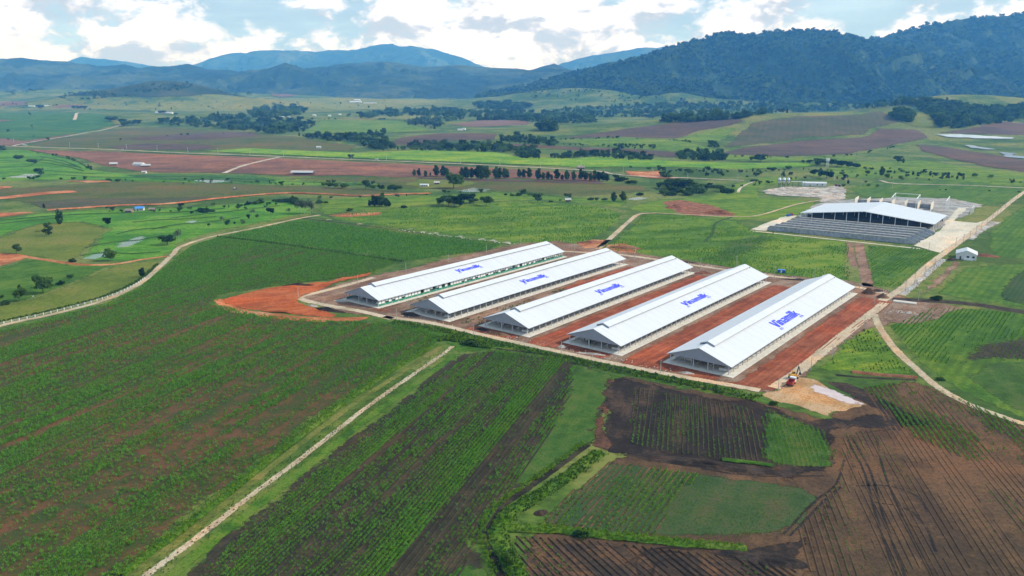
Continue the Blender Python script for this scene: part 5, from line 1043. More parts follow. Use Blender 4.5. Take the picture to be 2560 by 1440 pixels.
rock_o = bpy.data.objects.new('rock', rock_m)
def rocks(label, px, width, per_m, s0, s1, seed):
    P = along_line(px, width, per_m, seed); scatter('rubble', label, 'rubble', P + np.array([0, 0, .1]), np.random.default_rng(seed).uniform(s0, s1, len(P)), [rock_o], tilt=1.0)
rocks('scattered white stones beside the long pale road', [(2258, 736), (2300, 700), (2360, 648)], 4, 2.0, .4, 1.6, 41)
rocks('scattered pale stones along the front of the barns', [(1000, 790), (1200, 828), (1450, 880), (1700, 930)], 5, .8, .2, .7, 42)
rocks('white stone lumps along the yellow ditch verge', [(1000, 576), (1290, 611)], 5, .5, .5, 1.8, 43)
rocks('scattered rubble behind the barns', [(1500, 632), (1740, 662), (1960, 694), (2140, 716), (2240, 735)], 8, 1.0, .3, 1.0, 44)
rocks('white lumps by the dark ditch crossing', [(2200, 782), (2260, 780), (2300, 790)], 5, 1.5, .3, 1.2, 45)
for k, (px, py) in enumerate(sorted([(1025, 573), (1058, 580), (1090, 583), (1150, 591), (1205, 598), (1232, 601), (1268, 606), (823, 549), (900, 560)])):
    heap('stone_pile', '%s white stone pile from the left along the yellow verge' % ordinal(k), (px, py), 7, 3, .6, 'heap_pale', .2, 60 + k, .6, n=12)['group'] = 'white stone piles along the yellow verge'
sl = thing('slab_stack', 'stack of long white concrete beams by the road end', 'beams', tuple(G(2262, 757)), -.55)
for k in range(4): MB().box(-6, 6, -2 + k * 1.1, -1.3 + k * 1.1, 0, .7).build('beam', M['panel_cream'], sl)
# ------------------------------------------------------------------ poles and fence
def make_pole(h, arm=True):
    o = thing('utility_pole', '', 'pole')
    MB().tube((0, 0, -.5), (0, 0, h), .17, .11, 8).build('shaft', M['pole_concrete'], o)
    if arm:
        c = MB().box(-.9, .9, -.06, .06, h - .7, h - .58).build('crossarm', M['pole_concrete'], o)
        for x in (-.8, 0, .8): MB().tube((x, 0, h - .58), (x, 0, h - .3), .06, seg=6).build('insulator', M['white_paint'], c)
    return o
def poles(pts, h, group, desc, arm=True, rz=0.0, thick=1.0):
    pts = sorted(pts); src = None
    for i, p in enumerate(pts):
        o = make_pole(h, arm) if src is None else copy_tree(src); src = src or o
        q = G(*p); o.location = q; o.rotation_euler = (0, 0, rz); o.scale = (thick, thick, 1)
        tag(o, '%s utility pole from the left %s' % (ordinal(i), desc), 'pole', group)
poles([(746, 746), (895, 712), (1015, 682), (1121, 656), (1216, 634), (1302, 613), (1436, 632)], 7.0, 'poles behind the first barn', 'in the line behind the first barn', False)
poles([(992, 799), (1184, 839), (1403, 885), (1651, 933), (1945, 980)], 6.0, 'poles along the front road', 'along the front road of the barns', False)
poles([(1587, 643), (1751, 673), (1841, 668), (1936, 697), (2036, 700), (2148, 722)], 8.0, 'poles behind the barns', 'in the line behind the barn backs')
poles([(2027, 926), (2080, 892), (2160, 820), (2186, 760)], 6.0, 'poles beside the cream road', 'beside the cream road right of the barns', False)
poles([(2263, 729), (2286, 709), (2311, 692), (2336, 672), (2389, 615), (2408, 606), (2424, 598), (2440, 582), (2453, 573), (2467, 562), (2481, 549), (2493, 540), (2502, 531), (2513, 520), (2525, 512), (2542, 504), (2296, 752)], 7.0, 'poles along the long pale road', 'along the long pale road at right')
poles([(35, 356), (175, 368), (246, 370), (317, 373), (393, 376), (470, 381), (545, 384), (625, 387), (709, 391), (792, 394), (878, 398), (966, 401), (1058, 405), (1151, 409), (1250, 413), (1351, 417), (1453, 421), (1558, 433), (1632, 441), (1719, 451), (1845, 456)], 11.0, 'poles along the far road', 'along the far road', True, .04, 2.2)
poles([(2085, 452), (2115, 456), (2152, 470), (2230, 472)], 9.0, 'poles beyond the concrete plant', 'beyond the concrete plant', True, 0, 1.6)
poles([(2000, 590), (2160, 605), (2322, 625)], 6.0, 'poles before the bunker walls', 'standing before the bunker walls', False)

fl = spline(Gp([(-120, 848), (0, 812), (120, 785), (262, 747), (330, 718), (362, 698)])[:, :2], 1.0)
fence = thing('fence', 'low white post fence along the curving earth track', 'fence')
pm = MB().box(-.14, .14, -.14, .14, -.1, 1.25).mesh('post'); pm.materials.append(M['white_paint'])
st = fl[::4]
for p in st:
    o = link('post', pm, fence); o.location = (p[0], p[1], .1)
for z in (.55, 1.0):
    r = MB()
    for a, b in zip(st[:-1], st[1:]): r.tube((a[0], a[1], z + .1), (b[0], b[1], z + .1), .035, seg=4)
    r.build('rail', M['white_paint'], fence)

# ------------------------------------------------------------------ vehicles
def wheel(parent, x, y, r, w):
    ty = MB().tube((x, y - w / 2, r), (x, y + w / 2, r), r, seg=14).build('wheel', M['tyre'], parent)
    MB().tube((x, y - w / 2 - .02, r), (x, y + w / 2 + .02, r), r * .5, seg=10).build('rim', M['rail_metal'], ty)
def truck(label, px, rz, cab, bed, L=7.0, drum=False):
    o = thing('truck', label, 'truck', tuple(G(*px)), rz)
    MB().box(-L / 2, L / 2, -.5, .5, .7, 1.0).build('chassis', M['dark_metal'], o)
    c = MB().prism([(L / 2 - 2, .9), (L / 2, .9), (L / 2, 1.9), (L / 2 - .35, 2.9), (L / 2 - 2, 2.9)], 1, -1.15, 1.15).build('cab', M[cab], o)
    MB().slab([(L / 2 + .01, -1.0, 1.95), (L / 2 + .01, 1.0, 1.95), (L / 2 - .30, 1.0, 2.75), (L / 2 - .30, -1.0, 2.75)][::-1], .02).build('windscreen', M['glass_dark'], c)
    for s in (-1, 1): MB().box(L / 2 - 1.6, L / 2 - .6, s * 1.16 - .01, s * 1.16 + .01, 1.9, 2.6).build('side_window', M['glass_dark'], c)
    if drum: MB().tube((-L / 2 + .3, 0, 2.6), (L / 2 - 4.6, 0, 2.3), .7, 1.25, 14).tube((L / 2 - 4.6, 0, 2.3), (L / 2 - 2.3, 0, 2.1), 1.25, .8, 14).build('mixer_drum', M[bed], o)
    else:
        b = MB().box(-L / 2, L / 2 - 2.2, -1.2, 1.2, 1.0, 1.2).box(-L / 2, L / 2 - 2.2, -1.2, -1.1, 1.2, 2.2).box(-L / 2, L / 2 - 2.2, 1.1, 1.2, 1.2, 2.2).box(-L / 2, -L / 2 + .1, -1.1, 1.1, 1.2, 2.2).box(L / 2 - 2.3, L / 2 - 2.2, -1.1, 1.1, 1.2, 2.4)
        b.build('cargo_bed', M[bed], o)
    for x in (L / 2 - 1.1, -L / 2 + 1.2, -L / 2 + 2.4):
        for s in (-1, 1): wheel(o, x, s * 1.05, .48, .35)
    for s in (-1, 1): MB().box(L / 2, L / 2 + .04, s * .8 - .18, s * .8 + .18, 1.15, 1.4).build('headlight', M['white_paint'], c)
    return o
truck('small red-backed truck with bluish cab on the sandy turning area', (1978, 962), R(55), 'silo_white', 'truck_red', 6.2)
truck('blue and dark red truck at the left end of the bunkers', (1974, 541), R(40), 'truck_red', 'truck_blue', 9)
truck('white mixer truck at the far road junction', (62, 365), R(10), 'white_paint', 'silo_white', 11, True)
truck('small dark truck driving along the far road', (309, 375), R(-3), 'dark_metal', 'tin_roof', 8)
truck('dark lorry parked left on the concrete plant track', (2090, 466), R(80), 'truck_red', 'dark_metal', 7)
truck('dark lorry parked right on the concrete plant track', (2098, 467), R(80), 'truck_red', 'dark_metal', 7)
truck('tiny pale van on the far road above the tree row', (942, 400), R(-3), 'white_paint', 'white_paint', 6)
ex = thing('excavator', 'yellow excavator with upright dark arm beside the red truck', 'excavator', tuple(G(1983, 946)), R(20))
for s in (-1, 1):
    tr_ = MB().prism([(-1.6, .1), (-1.3, 0), (1.3, 0), (1.6, .1), (1.7, .5), (1.4, .85), (-1.4, .85), (-1.7, .5)], 1, s * 1.0 - .3, s * 1.0 + .3).build('crawler_track', M['tyre'], ex)
bd = MB().prism([(-1.7, .95), (1.2, .95), (1.2, 1.7), (.2, 1.9), (-1.5, 2.0), (-1.7, 1.6)], 1, -1.15, 1.15).build('body', M['machine_yellow'], ex)
cb = MB().prism([(-.1, 1.9), (1.2, 1.72), (1.25, 2.3), (.9, 2.95), (-.1, 2.95)], 1, .15, 1.1).build('cab', M['machine_yellow'], ex)
MB().box(.05, .85, .12, .145, 2.1, 2.8).box(.05, .85, 1.105, 1.13, 2.1, 2.8).build('window', M['glass_dark'], cb)
bm_ = MB().prism([(1.0, 1.5), (1.3, 1.4), (2.2, 5.2), (1.9, 5.4)], 1, -.55, -.2).build('boom', M['dark_metal'], ex)
MB().prism([(1.9, 5.4), (2.2, 5.15), (3.2, 2.4), (2.95, 2.35)], 1, -.5, -.25).build('arm', M['dark_metal'], ex)
MB().prism([(2.9, 2.4), (3.3, 2.4), (3.5, 1.6), (2.9, 1.3), (2.6, 1.7)], 1, -.8, .05).build('bucket', M['dark_metal'], ex)
tc_ = thing('tractor', 'tiny white and dark tractor in the long olive field', 'tractor', tuple(G(588, 474)), R(15))
MB().box(-.3, 2.2, -.5, .5, .8, 1.6).build('bonnet', M['dark_metal'], tc_); MB().box(-1.4, .2, -.8, .8, 1.0, 2.6).build('cab', M['white_paint'], tc_); MB().box(-1.5, .3, -.9, .9, 2.6, 2.75).build('roof', M['white_paint'], tc_)
for x, r in ((-.9, .9), (1.7, .5)):
    for s in (-1, 1): wheel(tc_, x, s * 1.0, r, .4)
MB().box(-3.6, -1.6, -1.4, 1.4, .4, .8).build('plough', M['dark_metal'], tc_)
ct = thing('container', 'small blue container on the grass behind the fourth barn', 'container', tuple(G(1953, 682)), R(-20))
MB().box(-2.4, 2.4, -1.2, 1.2, .15, 2.1).build('body', M['truck_blue'], ct); MB().box(-2.5, 2.5, -1.3, 1.3, 2.1, 2.25).build('roof', M['tarp_blue'], ct); MB().box(-.5, .5, -1.26, -1.2, .2, 1.9).build('door', M['white_paint'], ct)

# ------------------------------------------------------------------ trees
def crown_mesh(name, n, lobes, mat, leaf, seed, low=.0):
    """leaf clumps spread through overlapping lobes; unit height 1"""
    rg = np.random.default_rng(seed); vs = []; fs = []
    wts = np.array([l[3] * l[4] for l in lobes]); wts = wts / wts.sum()
    for k in range(n):
        cx, cy, cz, rx, rz_ = lobes[rg.choice(len(lobes), p=wts)]
        d = rg.normal(size=3); d /= np.linalg.norm(d); r = rg.uniform(.45, 1.0) ** .5 * rg.uniform(.85, 1.12)
        c = np.array([cx + d[0] * rx * r, cy + d[1] * rx * r, cz + d[2] * rz_ * r])
        nrm = d + rg.normal(size=3) * .6; nrm /= np.linalg.norm(nrm); a = np.cross(nrm, rg.normal(size=3)); a /= np.linalg.norm(a); b = np.cross(nrm, a)
        s = leaf * rg.uniform(.6, 1.35); i = len(vs)
        vs += [c - a * s - b * s * .5, c + a * s * .2 - b * s * .9, c + a * s + b * s * .2, c + b * s * .9 - a * s * .3]; fs.append((i, i + 1, i + 2, i + 3))
    m = mesh_from(name, vs, fs); m.materials.append(M[mat]); return m
def trunk_mesh(h, r, mat, limbs=3, seed=0):
    rg = random.Random(seed); mb = MB(); p = Vector((0, 0, -.03)); rr = r
    for k in range(3):
        q = p + Vector((rg.uniform(-.02, .02), rg.uniform(-.02, .02), h / 3)); mb.tube(p, q, rr, rr * .8, 6); p = q; rr *= .8
    for k in range(limbs):
        a = k * 2.1 + rg.random(); mb.tube((0, 0, h * .6), (math.cos(a) * .18, math.sin(a) * .18, h * rg.uniform(1.1, 1.5)), r * .5, r * .2, 5)
    m = mb.mesh('trunk'); m.materials.append(M[mat]); return m
def lobes_round(seed, k=6, wid=.34, lo=.45, hi=.78):
    rg = random.Random(seed); return [(rg.uniform(-.24, .24) * wid / .34, rg.uniform(-.24, .24) * wid / .34, rg.uniform(lo, hi), wid * rg.uniform(.5, .8), rg.uniform(.13, .24)) for _ in range(k)]
KINDS = {
    'dark': [(crown_mesh('crown', 620, lobes_round(s, 7, .40, .34, .80), 'tree_dark', .060, s), trunk_mesh(.4, .030, 'bark', 3, s)) for s in (1, 2, 3)],
    'tall': [(crown_mesh('crown', 560, [(random.Random(s + k).uniform(-.06, .06), random.Random(s * 3 + k).uniform(-.06, .06), z, r_, .14) for k, (z, r_) in enumerate([(.24, .17), (.40, .22), (.56, .22), (.72, .18), (.87, .11)])], 'tree_dark', .050, s), trunk_mesh(.4, .026, 'bark', 2, s)) for s in (11, 12, 13)],
    'mid': [(crown_mesh('crown', 560, lobes_round(s, 6, .40, .40, .80), 'tree_mid', .060, s), trunk_mesh(.42, .028, 'bark', 3, s)) for s in (21, 22)],
    'pale': [(crown_mesh('crown', 300, lobes_round(s, 6, .36, .55, .86), 'tree_pale', .045, s), trunk_mesh(.6, .020, 'pale_bark', 4, s)) for s in (31, 32)],
    'bush': [(crown_mesh('crown', 420, lobes_round(s, 6, .80, .20, .62), 'tree_dark', .11, s), trunk_mesh(.25, .04, 'bark', 3, s)) for s in (41, 42)],
}
def tree(name, label, px, hpx, kind, group=None, seed=0, wide=1.0):
    p = G(*px); dist = math.hypot(p[0], p[1]); h = hpx * (p[1] * CP + (CAM_H - p[2]) * SP) / F_PX
    c, tk = KINDS[kind][seed % len(KINDS[kind])]; rg = random.Random(seed * 13 + int(px[0]))
    o = thing(name, label, 'bush' if kind == 'bush' else 'tree', tuple(p), rg.uniform(0, 6.28), group)
    w_ = wide * rg.uniform(.9, 1.12); o.scale = (h * w_, h * w_, h)
    link('trunk', tk, o); link('crown', c, o); return o
def tree_row(name, desc, group, pts, kind, seed=0, wide=1.0):
    for i, (x, y, h) in enumerate(sorted(pts)):
        k = kind if isinstance(kind, str) else kind[(i * 7 + seed) % len(kind)]
        tree(name, '%s %s from the left %s' % (ordinal(i), 'bush' if k == 'bush' else 'tree', desc), (x, y), h, k, group, i + seed, wide)
# the row of dark trees beside the red-brown field
tree_row('roadside_tree', 'in the left part of the dark tree row', 'left part of the dark tree row', [(1036, 440, 16), (1047, 441, 20), (1064, 442, 16), (1076, 440, 9), (1091, 441, 28), (1108, 442, 28), (1117, 442, 22)], 'tall', 1, 1.25)
tree_row('roadside_tree', 'in the middle part of the dark tree row', 'middle part of the dark tree row', [(1156, 446, 27), (1166, 447, 30), (1179, 446, 26), (1194, 448, 34), (1204, 449, 35), (1216, 448, 33), (1239, 447, 30), (1248, 447, 28), (1261, 446, 26), (1267, 446, 22)], 'tall', 2, 1.35)
tree_row('roadside_tree', 'in the right part of the dark tree row', 'right part of the dark tree row', [(1298, 444, 22), (1309, 445, 22), (1323, 445, 25), (1346, 449, 28), (1358, 449, 18), (1370, 449, 20), (1379, 450, 14), (1392, 449, 26), (1405, 450, 14), (1417, 450, 24), (1434, 451, 24), (1453, 450, 28), (1464, 451, 22), (1476, 452, 20), (1488, 452, 26), (1497, 453, 24), (1508, 453, 24), (1517, 454, 20)], 'tall', 3, 1.3)
tree('lone_tree', 'tall leafy tree standing alone below the dark tree row', (1134, 470), 42, 'mid', None, 1, 1.1)
tree_row('clump_tree', 'in the clump above the far field of the first barn', 'clump left of the paddy ribs', [(1108, 512, 24), (1122, 516, 30), (1135, 516, 28), (1148, 518, 22), (1160, 508, 26), (1172, 508, 26), (1184, 510, 18)], 'dark', 4, 1.3)
tree('lone_tree', 'round dark tree right of the clump above the far field', (1215, 515), 26, 'dark', None, 2, 1.2)
tree('lone_tree', 'dark upright tree alone in the green meadow', (1344, 507), 26, 'dark', None, 3, 1.1)
tree('lone_tree', 'left one of the twin dark trees by the white pool', (1534, 504), 24, 'tall', 'twin dark trees', 4, 1.6)
tree('lone_tree', 'right one of the twin dark trees by the white pool', (1557, 503), 24, 'tall', 'twin dark trees', 5, 1.7)
tree_row('clump_tree', 'in the dark clump left of the middle meadow', 'dark clump left of the middle meadow', [(925, 516, 16), (936, 516, 28), (948, 516, 20), (954, 516, 34), (966, 517, 22), (973, 517, 14)], 'tall', 5, 1.6)
tree_row('field_tree', 'along the brown terrace edge right of the terraces', 'trees along the terrace edge', [(702, 463, 10), (808, 466, 10), (822, 470, 14), (836, 471, 16), (856, 471, 15), (862, 472, 14), (914, 473, 25), (931, 474, 12), (953, 477, 16), (980, 478, 18), (994, 479, 20)], ['dark', 'mid'], 6, 1.15)
tree('lone_tree', 'lone dark tree at the end of the rounded pasture', (268, 566), 24, 'dark', None, 6, .9)
tree('lone_tree', 'tall bushy tree standing in the flooded paddies', (278, 651), 32, 'mid', None, 7, .95)
tree('lone_tree', 'round bush tree beside the salmon track', (179, 656), 14, 'bush', None, 8, .8)
tree('lone_tree', 'dark tree on the pasture above the salmon bare earth', (42, 634), 26, 'dark', None, 9, .9)
tree('lone_tree', 'spreading pale tree with bare trunk by the curving track', (448, 606), 34, 'pale', None, 10, .8)
tree('lone_tree', 'dark spreading tree left of the pale bare-trunked tree', (418, 612), 26, 'dark', None, 11, 1.5)
tree('lone_tree', 'small dark pointed tree on the bend of the fenced track', (356, 692), 23, 'tall', None, 12, 1.5)
tree('lone_tree', 'tall dark tree beside the stream in the left gully', (108, 732), 50, 'mid', None, 13, .8)
tree('lone_tree', 'bushy tree left of the stream in the left gully', (48, 752), 40, 'mid', None, 14, .9)
tree('bush', 'dark bush at the left edge of the gully', (14, 762), 18, 'bush', None, 15, .8)
tree('bush', 'green bush on the gully bank', (152, 712), 14, 'bush', None, 16, .9)
tree_row('scattered_tree', 'scattered on the pasture strip above the track', 'small trees on the pasture strip', [(522, 566, 10), (557, 556, 16), (570, 566, 18), (586, 562, 10), (605, 558, 11), (609, 562, 14), (622, 548, 16), (632, 540, 18), (644, 546, 12), (676, 536, 22), (720, 535, 16)], ['mid', 'dark', 'pale'], 7, .8)
tree_row('pale_tree', 'in the pale eucalyptus stand behind the track bend', 'pale eucalyptus stand', [(746, 533, 34), (753, 535, 38), (761, 535, 36), (768, 534, 38), (776, 534, 34), (782, 533, 28)], 'pale', 8, .6)
tree_row('hedge_bush', 'in the dark scrub along the hollow edge', 'dark scrub along the hollow edge', [(505, 530, 16), (515, 532, 10), (530, 530, 10), (622, 512, 10), (640, 510, 14), (652, 508, 12), (690, 504, 10), (705, 506, 12), (718, 504, 14), (730, 506, 20), (740, 510, 18), (800, 508, 12), (815, 508, 8), (1010, 520, 10), (875, 528, 10)], 'bush', 9, 1.0)
tree_row('valley_bush', 'in the thicket left of the concrete plant', 'thicket left of the concrete plant', [(1650, 470, 18), (1665, 474, 22), (1680, 472, 28), (1690, 478, 20), (1705, 466, 30), (1715, 470, 24), (1730, 480, 22), (1740, 482, 28), (1752, 474, 18), (1762, 470, 14), (1775, 468, 12), (1790, 470, 12), (1800, 478, 16), (1815, 482, 18), (1832, 470, 10), (1885, 454, 10), (1700, 486, 16), (1720, 488, 16), (1660, 484, 14), (1676, 488, 14)], ['dark', 'bush'], 10, 1.3)
tree_row('cutting_bush', 'beside the red cutting of the far road', 'bushes by the red cutting', [(1540, 449, 14), (1550, 452, 16), (1562, 455, 14), (1575, 458, 12), (1586, 462, 12), (1655, 442, 14), (1668, 444, 18), (1656, 422, 8), (1700, 430, 10), (1722, 428, 10), (1598, 488, 10), (1660, 492, 8), (1492, 503, 10), (1476, 500, 10), (1510, 500, 8)], ['dark', 'bush'], 11, 1.2)
tree_row('meadow_bush', 'in the meadow behind the lone upright tree', 'meadow bushes', [(1265, 488, 6), (1280, 490, 8), (1298, 490, 10), (1376, 506, 8), (1401, 502, 5)], 'bush', 12, .9)
tree_row('valley_tree', 'around the small water tower', 'trees around the water tower', [(2008, 408, 10), (2024, 410, 12), (2042, 412, 18), (2050, 414, 20), (2062, 412, 16), (2080, 414, 18), (2092, 416, 20), (2104, 418, 18), (2118, 420, 18), (2132, 420, 16), (2142, 422, 14), (1880, 402, 14), (1895, 404, 16), (1902, 404, 20)], 'dark', 13, 1.4)
tree_row('valley_tree', 'in the line right of the concrete plant', 'trees right of the concrete plant', [(2035, 440, 18), (2050, 442, 22), (2066, 446, 24), (2078, 444, 16), (2178, 426, 8), (2204, 440, 24), (2222, 434, 10), (2236, 434, 8), (2268, 436, 8), (2282, 438, 10), (2296, 438, 10), (2325, 440, 12), (2338, 442, 12), (2370, 444, 14), (2244, 408, 20), (2258, 408, 12), (2108, 468, 8), (2120, 460, 10)], ['dark', 'tall'], 14, 1.3)
tree_row('far_tree', 'at the left edge of the far fields', 'trees at the far left', [(4, 380, 18), (48, 402, 16), (80, 410, 16), (10, 450, 8), (72, 450, 10), (84, 450, 8), (96, 446, 8), (152, 450, 8), (184, 450, 8), (214, 450, 10), (270, 452, 8), (296, 456, 10)], 'dark', 15, 1.3)
tree_row('far_tree', 'near the village end of the far road', 'trees by the far village road', [(274, 304, 16), (284, 304, 14), (306, 312, 16), (318, 316, 18), (330, 314, 14), (345, 312, 14), (96, 270, 10), (104, 270, 8), (186, 272, 8), (194, 272, 8), (204, 272, 8), (212, 272, 8), (406, 284, 10), (440, 288, 6), (878, 397, 12)], 'dark', 16, 1.6)
tree('corner_bush', 'big round dark bush at the foot of the curving hedge bank', (1282, 1412), 42, 'mid', None, 3, 1.0)
tree('corner_bush', 'dark bush on the straight hedge bank', (1455, 1340), 16, 'bush', None, 4, 1.6)
tree('corner_bush', 'dark bush where the footpath meets the front road', (1186, 862), 20, 'bush', None, 5, 1.1)
tree('corner_bush', 'bush by the ditch culvert on the dirt fork', (2348, 950), 10, 'bush', None, 6, 1.2)
tree('corner_bush', 'dark bush beside the broad muddy ditch', (2340, 748), 14, 'bush', None, 7, 1.4)
tree('corner_bush', 'bush on the verge below the sandy turning area', (1935, 1012), 10, 'bush', None, 8, 1.2)

# woods beyond: masses of trees
def wproto(kind, seed):
    c, tk = KINDS[kind][seed]; me = bpy.data.meshes.new('wood_tree'); bm = bmesh.new(); bm.from_mesh(c)
    bmesh.ops.delete(bm, geom=[f for i, f in enumerate(list(bm.faces)) if i % 2], context='FACES')
    bm.to_mesh(me); bm.free(); me.materials.append(c.materials[0]); o = bpy.data.objects.new('wood_tree', me); return o
WD = [wproto('dark', 0), wproto('dark', 1), wproto('tall', 0), wproto('mid', 0)]; WM = [wproto('mid', 0), wproto('mid', 1), wproto('dark', 2)]; WP = [wproto('pale', 0), wproto('mid', 1), wproto('tall', 1)]
def wood(label, polys, n, hm, protos, seed, name='woodland'):
    if name == 'woodland' and n < 400: n = int(n * 1.9)
    rg = np.random.default_rng(seed); P = []
    for poly in polys:
        q = np.array(poly, float); lo, hi = q.min(0), q.max(0)
        xy = rg.uniform(lo, hi, (n * 14, 2)); k = inside(xy[:, 0], xy[:, 1], q); xy = xy[k]
        k = fbm(xy[:, 0] / 16 * (2 if name == 'woodland' else 1), xy[:, 1] / 5, 2, seed + 5) > (.42 if name == 'woodland' else .55); P.append(xy[k][:n])
    P = np.concatenate(P); g = G(P[:, 0], P[:, 1]); g[:, 2] -= hm * .12
    sc = rg.lognormal(-.08, .32, len(g)).clip(.4, 1.8) * hm * (1.3 if name == 'woodland' and np.median(g[:, 1]) > 1900 else 1.0)
    scatter(name, label, 'trees', g, sc, protos, tilt=.06)
wood('dark wood along the stream left of the valley centre', [[(520, 318), (560, 306), (640, 308), (760, 305), (790, 312), (760, 330), (700, 338), (640, 332)]], 190, 13, WD + WM, 1)
wood('round grey-green wood behind the far village', [[(620, 284), (650, 272), (700, 266), (760, 272), (770, 284), (740, 290), (680, 296), (630, 294)]], 200, 15, WM + WP, 2)
wood('village trees left of the stream wood', [[(400, 300), (480, 296), (520, 308), (540, 322), (460, 318), (400, 312)], [(500, 296), (560, 290), (620, 292), (600, 302), (520, 306)]], 70, 11, WD + WM, 3)
wood('line of trees along the stream above the lime strip', [[(740, 340), (800, 342), (880, 340), (960, 332), (960, 342), (880, 354), (800, 352)], [(900, 352), (960, 356), (990, 374), (950, 378), (910, 366)]], 90, 10, WD, 4)
wood('thick wood between tan field and lime strip', [[(990, 376), (1040, 362), (1160, 360), (1230, 362), (1290, 374), (1270, 382), (1150, 378), (1040, 378)]], 170, 11, WD + WP, 5)
wood('dark thicket right of the tan field', [[(1245, 345), (1290, 340), (1350, 346), (1400, 360), (1380, 366), (1300, 358), (1250, 354)], [(1280, 378), (1310, 370), (1350, 384), (1345, 398), (1300, 396)]], 90, 10, WD, 6)
wood('scrub line above the right half of the lime strip', [[(1370, 394), (1440, 386), (1530, 382), (1600, 388), (1640, 402), (1560, 400), (1480, 392), (1400, 398)], [(1690, 386), (1740, 378), (1800, 384), (1820, 400), (1760, 404), (1700, 398)]], 90, 9, WD, 7)
wood('bush line on the green pasture below the brown hill', [[(1520, 368), (1560, 362), (1640, 366), (1640, 372), (1540, 374)], [(1770, 360), (1790, 356), (1800, 368), (1775, 370)]], 26, 7, WD, 8)
wood('broad belt of woods across the middle of the far valley', [[(860, 292), (960, 282), (1090, 276), (1200, 280), (1300, 282), (1400, 284), (1420, 292), (1300, 296), (1150, 294), (1040, 290), (900, 298)], [(1180, 262), (1260, 258), (1330, 268), (1300, 274), (1200, 272)]], 330, 15, WM + WD, 9)
wood('dark wood left of the far meadow', [[(1015, 312), (1060, 300), (1140, 294), (1160, 298), (1100, 308), (1120, 318), (1050, 316)], [(1190, 300), (1290, 294), (1300, 300), (1200, 302)]], 110, 12, WD + WP, 10)
wood('wood in front of the brown hill', [[(1290, 300), (1370, 290), (1480, 296), (1490, 308), (1400, 310), (1320, 308)], [(1350, 322), (1380, 318), (1390, 328), (1350, 328)]], 150, 14, WM + WD, 11)
wood('wide forest at the foot of the mountains', [[(1400, 276), (1520, 270), (1650, 262), (1800, 262), (1980, 262), (2150, 262), (2280, 250), (2290, 262), (2150, 274), (2000, 282), (1850, 292), (1700, 298), (1560, 294), (1450, 296)]], 1300, 14, WM + WD, 12)
wood('dark plantation behind the brown hill', [[(1650, 305), (1670, 298), (1800, 296), (1880, 292), (1850, 298), (1720, 306)]], 160, 11, WD, 13)
wood('dark forest on the wooded hill at right', [[(2255, 260), (2300, 249), (2360, 256), (2440, 268), (2530, 268), (2700, 256), (2720, 300), (2560, 302), (2440, 316), (2370, 324), (2346, 318), (2325, 292), (2290, 272)], [(2225, 290), (2250, 280), (2280, 292), (2275, 306), (2240, 300)]], 1900, 11, WD + WM, 14)
wood('scattered scrub on the far left upland', [[(0, 225), (90, 212), (120, 222), (60, 236), (0, 240)], [(100, 238), (240, 228), (320, 240), (220, 250), (120, 246)], [(330, 214), (470, 208), (520, 216), (420, 232), (330, 236)], [(540, 226), (660, 226), (650, 238), (560, 240)]], 170, 10, WD, 15, 'scrub')
wood('scattered bushes dotting the far grass uplands', [[(0, 262), (500, 252), (1100, 248), (1250, 262), (900, 274), (500, 276), (0, 274)]], 150, 8, WD, 16, 'scrub')
wood('loose trees on the light green foothills', [[(1300, 230), (1420, 216), (1560, 226), (1700, 244), (1900, 256), (1700, 262), (1500, 258), (1330, 246)]], 200, 10, WD, 17, 'scrub')
wood('bushes dotting the green valley at right', [[(2050, 440), (2200, 420), (2400, 440), (2560, 448), (2560, 462), (2350, 452), (2150, 460)], [(1560, 420), (1900, 432), (2000, 440), (1900, 448), (1700, 440)]], 45, 6, WD, 18, 'scrub')
wood('scattered bushes over the middle-left fields', [[(250, 450), (700, 452), (1000, 464), (700, 466), (300, 456)], [(250, 530), (420, 520), (720, 506), (700, 520), (450, 532)]], 26, 4, WD, 19, 'scrub')

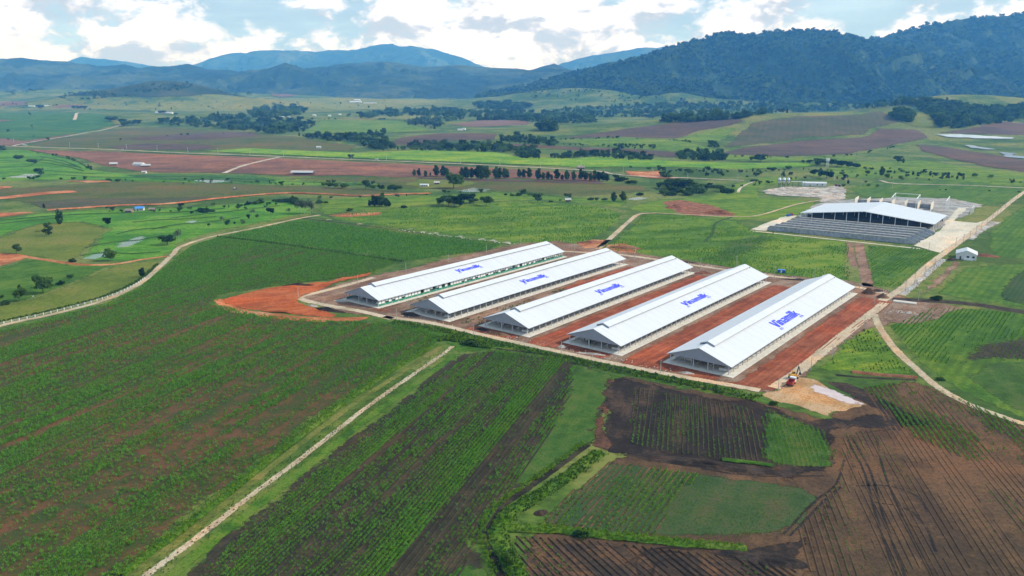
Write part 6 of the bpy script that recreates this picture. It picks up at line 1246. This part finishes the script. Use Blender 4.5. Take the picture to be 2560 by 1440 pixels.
def hedgerow(label, px, per_m, hm, seed, width=6):
    P = along_line(px, width, per_m, seed, step=6.0); g_ = np.random.default_rng(seed); k = fbm(P[:, 0] / 45, P[:, 1] / 45, 2, seed) > .42; P = P[k]; P[:, 2] -= hm * .15
    return scatter('hedgerow', label, 'hedge', P, g_.lognormal(-.1, .35, len(P)).clip(.4, 2.0) * hm, WD + WM, tilt=.08)
for k, (px, pm_, hm) in enumerate([([(0, 376), (150, 391), (235, 426)], .10, 5), ([(330, 447), (520, 452), (700, 461), (900, 467)], .06, 4), ([(1000, 481), (1200, 484), (1420, 495), (1600, 486)], .07, 5), ([(1560, 424), (1700, 428), (1850, 430), (2000, 424)], .10, 6), ([(2010, 424), (2200, 436), (2400, 446), (2560, 452)], .07, 5),
        ([(1390, 350), (1560, 347), (1690, 352), (1790, 374)], .06, 6), ([(700, 299), (860, 299), (1000, 302), (1090, 324)], .05, 7), ([(300, 352), (460, 338), (640, 333)], .04, 5), ([(1800, 391), (1960, 395), (2120, 390), (2250, 364)], .05, 5), ([(2100, 462), (2300, 474), (2560, 482)], .05, 4), ([(800, 497), (930, 494), (1080, 488)], .06, 4),
        ([(560, 510), (640, 506), (740, 500), (800, 505)], .20, 5), ([(480, 534), (560, 527), (640, 522), (740, 517)], .10, 3.5), ([(1250, 348), (1330, 357), (1420, 362), (1520, 366)], .09, 7), ([(1830, 470), (1900, 462), (1990, 448), (2100, 452)], .08, 5), ([(250, 523), (320, 521), (420, 518)], .08, 3), ([(0, 745), (60, 728), (130, 706), (190, 690)], .12, 3.5)]):
    hedgerow('scrubby hedgerow between the middle-distance fields', px, pm_, hm, 300 + k)['group'] = 'middle-distance hedgerows'
def forest(label, k, n, hm, protos, seed, smax=1.08):
    gx, gy, z, gs = MTN[k]; g_ = np.random.default_rng(seed); ok = np.flatnonzero((gs.ravel() > .02) & (gs.ravel() < smax))
    i = g_.choice(ok, n); P = np.stack([gx.ravel()[i], gy.ravel()[i], z.ravel()[i] - hm * .25], -1); P[:, :2] += g_.uniform(-7, 7, (n, 2))
    keep = fbm(P[:, 0] / 90, P[:, 1] / 90, 3, seed) > .40; P = P[keep]
    scatter('forest', label, 'forest', P, g_.lognormal(0, .25, len(P)).clip(.5, 1.7) * hm, protos, tilt=.1)
def fproto(seed, mat):
    c = crown_mesh('forest_tree', 90, lobes_round(seed, 5, .42, .35, .72), mat, .15, seed); return bpy.data.objects.new('forest_tree', c)
FT = [fproto(71, 'forest_leaf'), fproto(72, 'forest_leaf'), fproto(73, 'forest_leaf'), fproto(74, 'forest_leaf')]
forest('forest covering the mountain with the long left shoulder', 0, 26000, 21, FT, 81)
forest('forest covering the higher mountain at the right edge', 1, 24000, 24, FT, 82)

# ------------------------------------------------------------------ the air
hz = MB().box(-16800, 16800, -3300, 19000, -40, 1500).build('haze', None)
m, t = mat_begin('haze')
pv = t.n('ShaderNodeVolumePrincipled', ins={'Color': (.11, .41, 1.0, 1), 'Density': 8.0e-5, 'Anisotropy': 0.0, 'Absorption Color': (1, 1, 1, 1)})
t.n('ShaderNodeOutputMaterial', ins={1: pv.outputs[0]})
m.cycles.volume_sampling = 'MULTIPLE_IMPORTANCE'; m.cycles.homogeneous_volume = True
hz.data.materials.append(m); tag(hz, 'thin blue summer haze filling the whole valley', 'haze', kind='stuff')
